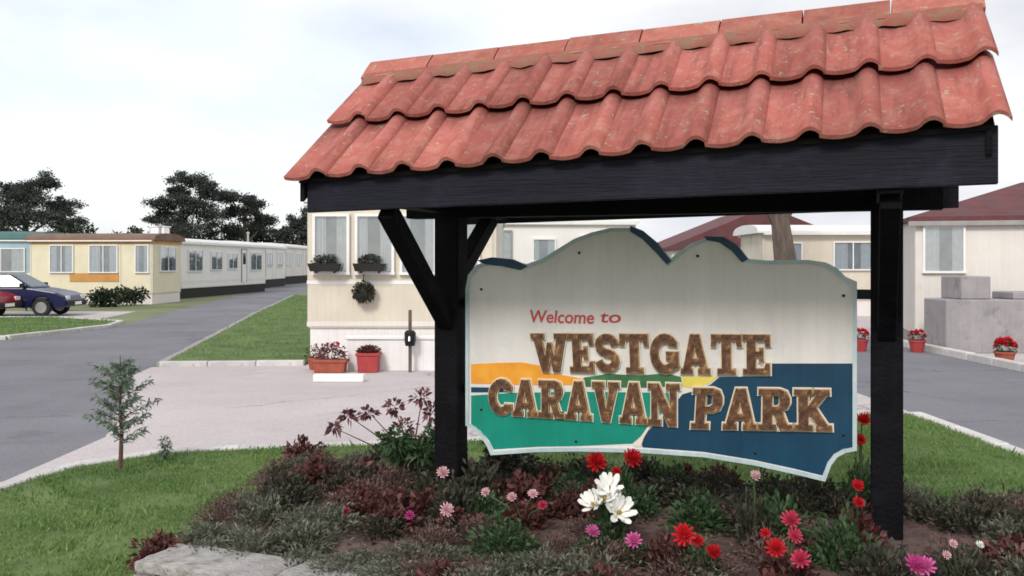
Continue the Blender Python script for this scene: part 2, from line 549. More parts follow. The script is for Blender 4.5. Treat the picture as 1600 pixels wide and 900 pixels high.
M['lf_green'] = leaf_mat('lf_green', [(0, (0.025, 0.055, 0.02)), (0.6, (0.05, 0.1, 0.04)), (1, (0.1, 0.16, 0.07))])
M['lf_dark'] = leaf_mat('lf_dark', [(0, (0.024, 0.027, 0.018)), (0.6, (0.052, 0.055, 0.036)), (1, (0.11, 0.09, 0.07))])
M['lf_spruce'] = leaf_mat('lf_spruce', [(0, (0.1, 0.15, 0.1)), (0.6, (0.185, 0.25, 0.185)), (1, (0.31, 0.37, 0.29))])
M['lf_redleaf'] = leaf_mat('lf_redleaf', [(0, (0.09, 0.03, 0.035)), (0.6, (0.19, 0.075, 0.08)), (1, (0.33, 0.17, 0.17))])
for k, c in dict(red=(0.52, 0.012, 0.02), scarlet=(0.6, 0.02, 0.03), pink=(0.62, 0.13, 0.36), palepink=(0.78, 0.52, 0.56), white=(0.86, 0.86, 0.82),
                 magenta=(0.55, 0.07, 0.28), rose=(0.6, 0.06, 0.13), orange=(0.6, 0.1, 0.02)).items():
    M['fl_' + k] = mat('fl_' + k, c, 0.6, 0.18, 30, spec=0.2)
M['fl_eye'] = mat('fl_eye', (0.4, 0.25, 0.03), 0.9, 0.3, 60)


# ------------------------------------------------------------------ leaves
def leaf_mesh(name, P, D, ln, wd, m, g=None, droop=0.25, tint=None):
    g = g or rng
    n = len(P)
    D = D / np.maximum(1e-6, np.linalg.norm(D, axis=1, keepdims=True))
    ref = g.normal(size=(n, 3))
    S = np.cross(D, ref)
    S /= np.maximum(1e-6, np.linalg.norm(S, axis=1, keepdims=True))
    ln = np.broadcast_to(ln, (n,)).reshape(n, 1)
    wd = np.broadcast_to(wd, (n,)).reshape(n, 1)
    mid = P + D * ln * 0.45
    tip = P + D * ln + np.array([0, 0, -1.0]) * ln * droop
    V = np.stack([P, mid + S * wd * 0.5, tip, mid - S * wd * 0.5], axis=1).reshape(-1, 3)
    me = bpy.data.meshes.new(name)
    me.vertices.add(4 * n)
    me.vertices.foreach_set('co', V.astype(np.float32).ravel())
    me.loops.add(4 * n)
    me.loops.foreach_set('vertex_index', np.arange(4 * n, dtype=np.int32))
    me.polygons.add(n)
    me.polygons.foreach_set('loop_start', np.arange(0, 4 * n, 4, dtype=np.int32))
    me.polygons.foreach_set('loop_total', np.full(n, 4, dtype=np.int32))
    at_ = me.attributes.new('tint', 'FLOAT', 'FACE')
    at_.data.foreach_set('value', (g.random(n) if tint is None else tint).astype(np.float32))
    me.materials.append(m)
    me.update(calc_edges=True)
    me.validate()
    return me


def ball_pts(n, c, r, g=None, shell=0.45):
    g = g or rng
    d = g.normal(size=(n, 3))
    d /= np.linalg.norm(d, axis=1, keepdims=True)
    rad = shell + (1 - shell) * g.random((n, 1)) ** 0.6
    return np.array(c) + d * rad * np.array(r), d


def in_poly(x, y, poly):
    res = np.zeros(len(x), bool)
    n = len(poly)
    j = n - 1
    for i in range(n):
        xi, yi = poly[i]
        xj, yj = poly[j]
        c = ((yi > y) != (yj > y)) & (x < (xj - xi) * (y - yi) / (yj - yi + 1e-12) + xi)
        res ^= c
        j = i
    return res


# ------------------------------------------------------------------ ground, roads, lawns
def sheet(name, poly, z, m):
    b = MB()
    b.add([(p[0], p[1], z) for p in poly], [tuple(range(len(poly)))])
    return tag(b.build(name, m, tri=True), kind='structure')


b = MB()
b.add([(-900, -60, 0), (900, -60, 0), (900, 1500, 0), (-900, 1500, 0)], [(0, 1, 2, 3)])
tag(b.build('ground', M['far_grass']), kind='structure')

road_l = [(-45, -6), (-3.95, -6), (-3.95, 7.25), gp(165, 684), (-5.75, 14.6), (-5.9, 15.6), (-8.6, 32), (-12.9, 60), (-17.5, 92), (-26, 140),
          (-32, 140), (-21.5, 92), (-16.2, 62), (-12.4, 36), (-10.6, 26), (-11.2, 20.6), (-16, 18.6), (-45, 17)]
sheet('road', road_l, 0.004, M['tarmac'])
sheet('road', [(4.45, -6), (8.0, -6), (8.0, 40), (7.2, 70), (3.4, 70), (4.45, 40)], 0.004, M['tarmac'])
sheet('forecourt', [(-3.95, 6.6), (4.6, 6.6), (4.45, 17.6), (-5.9, 15.7), (-5.75, 14.6), gp(165, 684), (-3.95, 7.25)], 0.008, M['paving'])
sheet('parking_strip', [(-40, 29.6), (-12.6, 29.6), (-13.3, 34), (-40, 34)], 0.008, M['paving'])
sheet('yard', [(8.15, 8), (40, 8), (40, 34), (8.15, 34)], 0.01, M['paving'])

lawn_front = [(-3.86, -5), (-3.70, 6.75), (-3.45, 7.7), (-3.0, 8.2), (-2.4, 8.36), (-1.15, 8.6), (1.5, 9.2), (3.6, 10.2), (4.15, 10.6), (4.28, 10.3), (4.3, -5)]
lawn_wedge = [(-5.75, 15.9), (-3.45, 16.05), (-3.5, 34), (-11.3, 50), (-8.5, 32)]
lawn_side = [(-34, 19.9), (-16, 19.9), (-11.4, 21.6), (-10.8, 25.4), (-11.2, 27.2), (-14, 29.2), (-34, 29.2)]


def lawn(name, poly, z):
    b = MB()
    b.slab(poly, -0.05, z)
    return tag(b.build(name, M['grass_ground'], bevel=0.02, tri=True), kind='structure')


lawn('lawn', lawn_front, 0.08)
lawn('lawn', lawn_wedge, 0.07)
lawn('lawn', lawn_side, 0.07)


def kerb(poly, wd=0.14, h=0.095, L=0.9, m=None, name='kerb'):
    """kerb stones laid end to end along a line"""
    pts = [Vector((p[0], p[1], 0)) for p in poly]
    base = MB()
    for a, c in zip(pts, pts[1:]):
        base.beam(a + Vector((0, 0, 0.02)), c + Vector((0, 0, 0.02)), wd * 0.8, 0.04)
    k = tag(base.build(name, M['mortar']), kind='structure')
    proto = None
    for a, c in zip(pts, pts[1:]):
        n = max(1, round((c - a).length / L))
        for i in range(n):
            p, q = a.lerp(c, i / n), a.lerp(c, (i + 1) / n)
            le = (q - p).length
            if proto is None:
                proto = MB().box(-0.5, 0.5, -wd / 2, wd / 2, -0.03, h).mesh('kerb_stone', m or M['concrete'], bevel=0.012)
            o = link('kerb_stone', proto, k)
            mid = (p + q) / 2
            d = q - p
            o.location = (mid.x, mid.y, rnd.uniform(-0.006, 0.004))
            o.rotation_euler = (0, 0, math.atan2(d.y, d.x) + rnd.uniform(-0.006, 0.006))
            o.scale = (le - 0.012, 1, 1)
    return k


kerb([(-3.78, 4.5), (-3.78, 6.75), (-3.52, 7.75), (-3.04, 8.29), (-2.4, 8.46), (-1.15, 8.7), (1.5, 9.3), (3.6, 10.32)])
kerb([(4.37, 3.0), (4.37, 10.4)])
kerb([(-5.8, 15.82), (-3.45, 15.96)])
kerb([(-5.84, 15.95), (-8.58, 32), (-11.4, 50)], h=0.06, m=M['grey_concrete'])
kerb([(-34, 19.8), (-16, 19.8), (-11.33, 21.52), (-10.7, 25.4), (-11.1, 27.3), (-14, 29.3), (-34, 29.3)], L=1.4)
kerb([(8.08, 8), (8.08, 40)], wd=0.16, h=0.13)


def grass_blades(name, label, poly, n, z, h, box, keep=None):
    x0, x1, y0, y1 = box
    x = rng.uniform(x0, x1, n)
    y = rng.uniform(y0, y1, n)
    ok = in_poly(x, y, poly)
    if keep is not None: ok &= keep(x, y)
    bare = np.sin(x * 2.7 + 1.7 * np.sin(y * 2.1)) * np.sin(y * 3.1 + 2.2 * np.sin(x * 1.4)) + 0.5 * np.sin(x * 9 + y * 4) * np.sin(y * 8.3)
    ok &= (bare < 0.62) | (rng.random(len(x)) < 0.35)
    x, y = x[ok] + rng.normal(size=ok.sum()) * 0.018, y[ok] + rng.normal(size=ok.sum()) * 0.018
    n = len(x)
    P = np.stack([x, y, np.full(n, z - 0.003)], 1)
    D = rng.normal(size=(n, 3)) * 0.45
    D[:, 2] = 1
    clump = 0.75 + 0.5 * (np.sin(x * 5.1 + 1.3 * np.sin(y * 3.7)) * np.sin(y * 4.3 + x) > 0.1) * rng.random(n)
    ln = h * clump * rng.uniform(0.5, 1.3, n) * (1 + 0.7 * (rng.random(n) < 0.03))
    patch = 0.5 + 0.28 * np.sin(x * 1.9 + 2 * np.sin(y * 1.1)) * np.sin(y * 1.6 + 1.5 * np.sin(x * 0.9)) + 0.16 * np.sin(x * 6.3 + y * 2) * np.sin(y * 7.1 - x)
    ti = np.clip(0.55 * patch + 0.55 * rng.random(n) - 0.05, 0, 1)
    o = link(name, leaf_mesh(name, P, D, ln, ln * 0.16 + 0.0015, M['blade'], droop=0.12, tint=ti))
    return tag(o, label, 'grass', kind='stuff')


# ------------------------------------------------------------------ frame of the sign (local X along the sign, local Y away from the viewer)
PL, PR = Vector((-0.356, 5.61)), Vector((1.869, 4.79))
U = (PR - PL).normalized()
V = Vector((-U.y, U.x))
SPAN = (PR - PL).length
O2 = (PL + PR) / 2
ROT = math.atan2(U.y, U.x)
BEDZ = 0.35


def sw(s, wv):
    """s along the sign from its left post, w towards the viewer"""
    p = PL + U * s - V * wv
    return p


def bd(px, py, yl):
    """a point of the sign plane local y = yl, as (local x, z)"""
    dx, dz = (px - 800) / FPX, -(py - HORIZ) / FPX
    t = (yl + O2.dot(V)) / (dx * V.x + V.y)
    p = Vector((dx * t, t))
    return ((p - O2).dot(U), EYE + t * dz)


# raised flower bed: soil, brick retaining wall, coping stones
W0, W1 = -0.95, 1.38


def left_s(wv):
    return -0.98 - 0.27 * (1.45 - wv)


S1 = 4.7


def bed_h(s, wv):
    e = min(1, max(0, (s - left_s(wv)) / 0.5)) * min(1, max(0, (W1 - wv) / 0.35)) * min(1, max(0, (wv - W0) / 0.35))
    return 0.285 + 0.065 * e + 0.015 * math.sin(s * 7.3) * math.sin(wv * 6.1 + s) * e


b = MB()
ns, nw = 56, 26
vs = []
for j in range(nw + 1):
    wv = W0 + (W1 - W0) * j / nw
    for i in range(ns + 1):
        s = left_s(wv) + 0.1 + (S1 - left_s(wv) - 0.1) * i / ns
        p = sw(s, wv)
        vs.append((p.x, p.y, bed_h(s, wv) + rnd.uniform(-0.012, 0.012)))
b.add(vs, [(j * (ns + 1) + i, j * (ns + 1) + i + 1, (j + 1) * (ns + 1) + i + 1, (j + 1) * (ns + 1) + i) for j in range(nw) for i in range(ns)])
tag(b.build('soil', M['soil'], smooth=True), kind='structure')


def bed_wall(a, c, label, stone_w=0.3, top=0.30):
    a, c = Vector((a.x, a.y, 0)), Vector((c.x, c.y, 0))
    d = c - a
    L = d.length
    root = empty('retaining_wall', ((a + c) / 2), math.atan2(d.y, d.x))
    tag(root, label, 'wall', 'walls of the raised flower bed')
    MB().box(-L / 2, L / 2, -0.045, 0.045, 0.0, top - 0.005).build('mortar_core', M['mortar'], root)
    bl, bh = 0.225, 0.075
    me = MB().box(-0.1075, 0.1075, -0.052, 0.052, -0.0325, 0.0325).mesh('brick', M['brick'], bevel=0.005)
    for r in range(4):
        z = 0.0375 + r * bh
        if z + 0.03 > top: break
        x = -L / 2 + (0.1125 if r % 2 else 0.0) + 0.01
        while x < L / 2 - 0.1:
            o = link('brick', me, root)
            o.location = (max(x, -L / 2 + 0.11), rnd.uniform(-0.003, 0.003), z)
            o.rotation_euler = (0, 0, rnd.uniform(-0.01, 0.01))
            x += bl
    x = -L / 2 - 0.06
    while x < L / 2:
        le = (0.72 if stone_w > 0.2 and x < -L / 2 else rnd.uniform(0.42, 0.6))
        n = 7
        poly = []
        for (ax, ay, bx, by) in ((0, -1, 1, -1), (1, -1, 1, 1), (1, 1, 0, 1), (0, 1, 0, -1)):
            for k in range(n):
                t = k / n
                px_, py_ = ax + (bx - ax) * t, ay + (by - ay) * t
                poly.append((px_ * le + rnd.uniform(-0.012, 0.012), py_ * stone_w / 2 + rnd.uniform(-0.012, 0.012)))
        s = MB().slab(poly, 0, rnd.uniform(0.05, 0.065))
        o = s.build('coping_stone', M['stone'], root, bevel=0.012, seg=2)
        o.location = (x, 0, top)
        o.rotation_euler = (rnd.uniform(-0.02, 0.02), rnd.uniform(-0.012, 0.012), rnd.uniform(-0.02, 0.02))
        x += le + 0.018
    return root


bed_wall(sw(-0.78, 1.5), sw(4.6, 1.5), 'low brick wall with pale stone coping in front of the flower bed', 0.3)
bed_wall(sw(left_s(-0.9) + 0.03, -0.9), sw(left_s(1.2) + 0.03, 1.2), 'low brick edging beside the lawn at the end of the flower bed', 0.10, 0.16)

b = MB()
for k in range(2600):                               # crumbs and clods of earth
    s, ww = rnd.uniform(-1.5, 4.4), rnd.uniform(W0 + 0.05, W1 - 0.05)
    if s < left_s(ww) + 0.15: continue
    p = sw(s, ww)
    r = rnd.uniform(0.006, 0.022)
    z = bed_h(s, ww)
    vs = [(p.x + r * rnd.uniform(.7, 1.2) * math.cos(a), p.y + r * rnd.uniform(.7, 1.2) * math.sin(a), z + rnd.uniform(-0.2, 0.3) * r) for a in (0, 1.57, 3.14, 4.71)] + \
         [(p.x + rnd.uniform(-.3, .3) * r, p.y + rnd.uniform(-.3, .3) * r, z + r * rnd.uniform(.6, 1.1))]
    b.add(vs, [(0, 1, 4), (1, 2, 4), (2, 3, 4), (3, 0, 4)])
tag(b.build('earth_clods', M['soil']), 'loose brown clods of earth on the flower bed', 'soil', kind='stuff')

# ------------------------------------------------------------------ tiled sign shelter
sh = empty('sign_shelter', (O2.x, O2.y, 0), ROT)
tag(sh, 'black timber shelter with red tiled roof standing over the painted sign', 'shelter')
h2 = SPAN / 2
for sx in (-1, 1):
    b = MB().box(sx * h2 - 0.075, sx * h2 + 0.075, -0.075, 0.075, 0.1, 2.09)
    b.build('post', M['black_timber'], sh, bevel=0.008)
LX = h2 + 0.26
MB().box(-LX, LX, -0.068, 0.068, 1.965, 2.085).build('lintel', M['black_timber'], sh, bevel=0.006)
# roof corners: x range, ridge and eave heights at both ends (the roof has settled a little to one side)
XL, XR = -0.504 - h2, 2.80 - h2
EY = -0.95


def ridge_z(x):
    t = (x - XL) / (XR - XL)
    return 2.855 + 0.11 * t


def eave_z(x):
    t = (x - XL) / (XR - XL)
    return 2.135 + 0.125 * t


for sy in (-1, 1):                                # knee braces and tie beams across each post
    pass
for sx in (-1, 1):
    x = sx * h2
    MB().beam((x, -0.06, 1.36), (x, -0.80, 1.97), 0.085, 0.095).build('brace', M['black_timber'], sh, bevel=0.005)
    MB().beam((x, 0.06, 1.60), (x, 0.62, 1.99), 0.085, 0.095).build('brace', M['black_timber'], sh, bevel=0.005)
    MB().box(x - 0.05, x + 0.05, -0.86, 0.86, 1.99, 2.07).build('tie_beam', M['black_timber'], sh, bevel=0.005)
    MB().box(x - 0.045, x + 0.045, -0.045, 0.045, 2.09, ridge_z(x) - 0.12).build('king_post', M['black_timber'], sh)
for sy in (-1, 1):                                # fascia boards
    y0, y1 = (sy * 0.865 - 0.015, sy * 0.865 + 0.015)
    xa, xb = XL + 0.085, XR - 0.03
    za, zb = 1.962, 2.018
    ta, tb = eave_z(xa) - 0.005, eave_z(xb) - 0.005
    MB().hexa([(xa, y0, za), (xb, y0, zb), (xb, y1, zb), (xa, y1, za), (xa, y0, ta), (xb, y0, tb), (xb, y1, tb), (xa, y1, ta)]).build('fascia', M['fascia_timber'], sh, bevel=0.004)
    # boarding under the tiles
    b = MB()
    xa, xb = XL + 0.05, XR - 0.045
    for t0 in (0.0,):
        pts = []
        for zoff in (-0.055, -0.035):
            for (x, yy, zz) in ((xa, sy * 0.9, eave_z(xa) + 0.03), (xb, sy * 0.9, eave_z(xb) + 0.03), (xb, 0.0, ridge_z(xb) - 0.03), (xa, 0.0, ridge_z(xa) - 0.03)):
                pts.append((x, yy, zz + zoff))
        b.hexa(pts)
    b.build('roof_boarding', M['soffit'], sh)
    for x in (XL + 0.07, XR - 0.065):             # barge boards
        MB().hexa([(x - 0.012, sy * 0.9, eave_z(x) - 0.12), (x + 0.012, sy * 0.9, eave_z(x) - 0.12), (x + 0.012, 0, ridge_z(x) - 0.19), (x - 0.012, 0, ridge_z(x) - 0.19),
                   (x - 0.012, sy * 0.9, eave_z(x) - 0.02), (x + 0.012, sy * 0.9, eave_z(x) - 0.02), (x + 0.012, 0, ridge_z(x) - 0.08), (x - 0.012, 0, ridge_z(x) - 0.08)]
                  ).build('barge_board', M['black_timber'], sh)
    for k in range(7):                            # rafters
        x = XL + 0.3 + (XR - XL - 0.6) * k / 6
        MB().beam((x, sy * 0.84, eave_z(x) - 0.02), (x, sy * 0.03, ridge_z(x) - 0.15), 0.045, 0.09).build('rafter', M['soffit'], sh)

# tiles: a flat pan with a bold roll at the right-hand side
NT = 14
PITCH = (XR - XL) / NT
LEN = 0.62


def tile_mesh():
    prof = []
    pw = PITCH
    for k in range(17):
        t = k / 16
        x = t * (pw + 0.012)
        if t < 0.60:
            z = -0.012 * math.sin(math.pi * t / 0.60)
        else:
            q = (t - 0.60) / 0.40
            z = 0.036 * math.sin(math.pi * min(1, q)) ** 0.8
        prof.append((x, z))
    th = 0.019
    b = MB()
    n = len(prof)
    vs = []
    for y in (0, LEN):
        for (x, z) in prof: vs.append((x, y, z))
        for (x, z) in prof: vs.append((x, y, z - th))
    fs = []
    for i in range(n - 1):
        fs.append((i, i + 1, 2 * n + i + 1, 2 * n + i))
        fs.append((n + i + 1, n + i, 3 * n + i, 3 * n + i + 1))
        fs.append((i + 1, i, n + i, n + i + 1))
        fs.append((2 * n + i, 2 * n + i + 1, 3 * n + i + 1, 3 * n + i))
    fs.append((0, 2 * n, 3 * n, n))
    fs.append((2 * n - 1, 4 * n - 1, 3 * n - 1, n - 1))
    b.add(vs, fs)
    me = b.mesh('tile', M['tile'])
    for p in me.polygons:
        p.use_smooth = abs(p.normal.y) < 0.5
    return me


tile = tile_mesh()
for sy in (-1, 1):
    for row in range(2):
        for c in range(NT):
            x0 = XL + c * PITCH
            xs = x0 if sy < 0 else x0 + PITCH
            def at_t(xx, t):
                return Vector((xx, sy * 0.95 * (1 - t), eave_z(xx) + (ridge_z(xx) - 0.01 - eave_z(xx)) * t))
            ta = (0.0, 0.45)[row]
            p0 = at_t(xs, ta)
            p1 = at_t(xs, 1.0)
            px_ = at_t(xs + (PITCH if sy < 0 else -PITCH), ta)
            ax = (px_ - p0).normalized()
            ay = (p1 - p0).normalized()
            az_ = ax.cross(ay).normalized()
            ay = az_.cross(ax)
            lift = 0.012 + 0.026 * row
            ay2 = (ay * LEN - az_ * 0.024).normalized()
            ax = (ax + ay2 * rnd.uniform(-0.005, 0.005) + az_ * rnd.uniform(-0.005, 0.005)).normalized()
            az2 = ax.cross(ay2).normalized()
            ay2 = az2.cross(ax)
            p0 = p0 + az_ * (lift + rnd.uniform(-0.002, 0.003)) + ay * rnd.uniform(-0.006, 0.006)
            mt = Matrix(((ax.x, ay2.x, az2.x, p0.x), (ax.y, ay2.y, az2.y, p0.y), (ax.z, ay2.z, az2.z, p0.z), (0, 0, 0, 1)))
            o = link('tile', tile, sh)
            o.matrix_basis = mt
NR = 8
rl = (XR - XL + 0.02) / NR
for k in range(NR):
    xa = XL - 0.01 + k * rl
    xb = xa + rl - 0.008
    b = MB()
    prof = [(-0.15, -0.105), (-0.075, -0.03), (-0.025, 0.012), (0.025, 0.012), (0.075, -0.03), (0.15, -0.105)]
    vs = []
    for x in (xa, xb):
        for (yy, zz) in prof: vs.append((x, yy, ridge_z(x) + zz + 0.045))
        for (yy, zz) in prof: vs.append((x, yy * 0.88, ridge_z(x) + zz + 0.045 - 0.02))
    n = 6
    fs = []
    for i in range(n - 1):
        fs += [(i, i + 1, 2 * n + i + 1, 2 * n + i), (n + i + 1, n + i, 3 * n + i, 3 * n + i + 1), (i + 1, i, n + i, n + i + 1), (2 * n + i, 2 * n + i + 1, 3 * n + i + 1, 3 * n + i)]
    fs += [(0, 2 * n, 3 * n, n), (2 * n - 1, 4 * n - 1, 3 * n - 1, n - 1)]
    b.add(vs, fs)
    o = b.build('ridge_tile', M['ridge_tile'], sh)
    o.location.z = rnd.uniform(-0.004, 0.004)
for sy in (-1, 1):                                 # mortar bedding the ridge, grown with moss
    b = MB()
    n = 60
    vs = []
    for k in range(n + 1):
        x = XL + 0.01 + (XR - XL - 0.02) * k / n
        j = rnd.uniform(-0.012, 0.02)
        vs += [(x, sy * 0.13, ridge_z(x) - 0.035), (x, sy * (0.165 + j), ridge_z(x) - 0.082 - j * 0.6), (x, sy * (0.168 + j * .4), ridge_z(x) - 0.104 - j * 0.5)]
    fs = []
    for k in range(n):
        for q in range(2):
            a = k * 3 + q
            fs.append((a, a + 3, a + 4, a + 1))
    b.add(vs, fs)
    b.build('ridge_mortar', M['mossy_mortar'], sh, smooth=True)

# ------------------------------------------------------------------ the painted board
sb = empty('sign_board', (O2.x, O2.y, 0), ROT)
tag(sb, 'cloud-shaped painted board reading Westgate Caravan Park between the black posts', 'sign')
YB = -0.022
outline_px = [(729, 664), (729, 452), (733, 430), (745, 415), (768, 407), (800, 409), (822, 414), (848, 405), (872, 390), (898, 374), (925, 364), (955, 357), (982, 357), (1005, 368),
              (1025, 387), (1044, 409), (1060, 395), (1080, 381), (1104, 372), (1128, 374), (1149, 387), (1165, 405), (1200, 408), (1262, 407), (1290, 411), (1308, 420), (1320, 433), (1338, 441),
              (1338, 703), (1322, 706), (1308, 713), (1298, 726), (1289, 751), (1240, 739), (1180, 726), (1100, 713), (1000, 706), (900, 704), (840, 705), (768, 710), (762, 696), (752, 681), (742, 671)]
outline = [bd(px, py, YB) for px, py in outline_px]


def offset_poly(poly, d):
    """offset a closed polygon; positive grows it whatever its direction"""
    n = len(poly)
    area = sum(poly[i][0] * poly[(i + 1) % n][1] - poly[(i + 1) % n][0] * poly[i][1] for i in range(n))
    sg = 1 if area > 0 else -1
    res = []
    for i in range(n):
        p0, p1, p2 = Vector(poly[i - 1]), Vector(poly[i]), Vector(poly[(i + 1) % n])
        e1, e2 = (p1 - p0).normalized(), (p2 - p1).normalized()
        n1, n2 = Vector((e1.y, -e1.x)) * sg, Vector((e2.y, -e2.x)) * sg
        m = n1 + n2
        if m.length < 1e-5: m = n1.copy()
        m.normalize()
        k = min(2.0, 1 / max(0.3, m.dot(n1)))
        res.append(tuple(p1 + m * d * k))
    return res


MB().prism(outline, YB, YB + 0.04).build('panel', M['sign_sky'], sb, tri=True)
inner = offset_poly(outline, -0.017)
b = MB()
n = len(outline)
vs = [(p[0], YB - 0.010, p[1]) for p in offset_poly(outline, 0.003)] + [(p[0], YB - 0.010, p[1]) for p in inner] + [(p[0], YB + 0.003, p[1]) for p in inner] + \
     [(p[0], YB + 0.044, p[1]) for p in offset_poly(outline, 0.003)]
fs = []
for i in range(n):
    j = (i + 1) % n
    fs += [(i, j, n + j, n + i), (n + i, n + j, 2 * n + j, 2 * n + i), (j, i, 3 * n + i, 3 * n + j)]
b.add(vs, fs)
b.build('rim', M['sign_rim'], sb)


def paint(name, pts, m, lift):
    poly = [bd(px, py, YB - lift) for px, py in pts]
    return MB().prism(poly, YB - lift, YB + 0.001).build(name, m, sb, tri=True)


paint('painted_sunset', [(736, 569), (775, 567), (815, 566), (848, 572), (858, 583), (885, 587), (912, 592), (906, 601), (860, 602), (800, 601), (736, 599)], M['sign_orange'], 0.003)
paint('painted_inlet', [(736, 605), (790, 606), (790, 613), (736, 613)], M['sign_navy'], 0.003)
paint('painted_woods', [(912, 590), (950, 584), (1000, 587), (1040, 583), (1064, 589), (1066, 603), (1000, 606), (906, 604)], M['sign_green'], 0.003)
paint('painted_beach', [(1066, 588), (1122, 588), (1108, 599), (1085, 607), (1066, 604)], M['sign_yellow'], 0.003)
paint('painted_meadow', [(736, 618), (800, 614), (900, 612), (1060, 614), (1040, 640), (1015, 662), (1001, 682), (988, 693), (900, 697), (840, 698), (771, 702), (764, 688), (750, 672), (736, 662)], M['sign_teal'], 0.003)
paint('painted_sea', [(1124, 589), (1203, 588), (1206, 568), (1332, 568), (1332, 699), (1318, 701), (1303, 709), (1293, 722), (1285, 743), (1240, 732), (1180, 719), (1100, 706), (1004, 699),
                      (1002, 690), (1010, 676), (1024, 662), (1048, 640), (1066, 616), (1088, 610), (1110, 601)], M['sign_navy'], 0.003)
paint('painted_shore', [(990, 694), (1003, 680), (1012, 668), (1016, 667), (1006, 684), (1001, 698), (992, 698)], M['letter_edge'], 0.006)
for pts in ([(745, 407), (768, 402), (798, 405), (824, 416), (812, 422), (785, 416), (758, 413)],
            [(984, 353), (1002, 360), (1026, 380), (1049, 408), (1042, 413), (1024, 394), (1004, 374), (985, 362)],
            [(1100, 369), (1130, 370), (1153, 384), (1169, 405), (1159, 410), (1143, 392), (1124, 379), (1104, 375)]):
    poly = [bd(px, py, YB - 0.016) for px, py in pts]
    MB().prism(poly, YB - 0.016, YB + 0.03).build('navy_crescent', M['sign_navy'], sb, tri=True)  # navy painted crescents, slightly proud of the top edge
for sx in (-1, 1):                                  # battens and brackets that fix the board to the posts
    for z in ((0.95, 1.45) if sx < 0 else (1.52,)):
        xa, xb = (-h2 + 0.07, -h2 + 0.24) if sx < 0 else (h2 - 0.24, h2 - 0.07)
        MB().box(xa, xb, YB + 0.042, YB + 0.052, z, z + 0.05).build('bracket', M['iron'], sb)


scr = MB().lathe([(0.008, 0), (0.008, 0.002), (0.004, 0.004)], 8).mesh('screw', M['iron'])
for px, py in ((752, 452), (752, 640), (1318, 462), (1318, 680), (905, 395), (1090, 400), (900, 690), (1180, 708)):
    x_, z_ = bd(px, py, YB - 0.004)
    o = link('screw', scr, sb)
    o.location = (x_, YB - 0.003, z_)
    o.rotation_euler = (R(90), 0, 0)


def stroke(pts, hw):
    pts = [Vector(p) for p in pts]
    Ls, Rs = [], []
    for i, p in enumerate(pts):
        e1 = (p - pts[i - 1]).normalized() if i else (pts[1] - p).normalized()
        e2 = (pts[i + 1] - p).normalized() if i < len(pts) - 1 else e1
        m = Vector((-e1.y, e1.x)) + Vector((-e2.y, e2.x))
        m.normalize()
        k = 1 / max(0.5, m.dot(Vector((-e1.y, e1.x))))
        Ls.append(tuple(p + m * hw * k))
        Rs.append(tuple(p - m * hw * k))
    return Ls + Rs[::-1]


def arc(cx, cy, rx, ry, a0, a1, n):
    return [(cx + rx * math.cos(R(a0 + (a1 - a0) * i / n)), cy + ry * math.sin(R(a0 + (a1 - a0) * i / n))) for i in range(n + 1)]


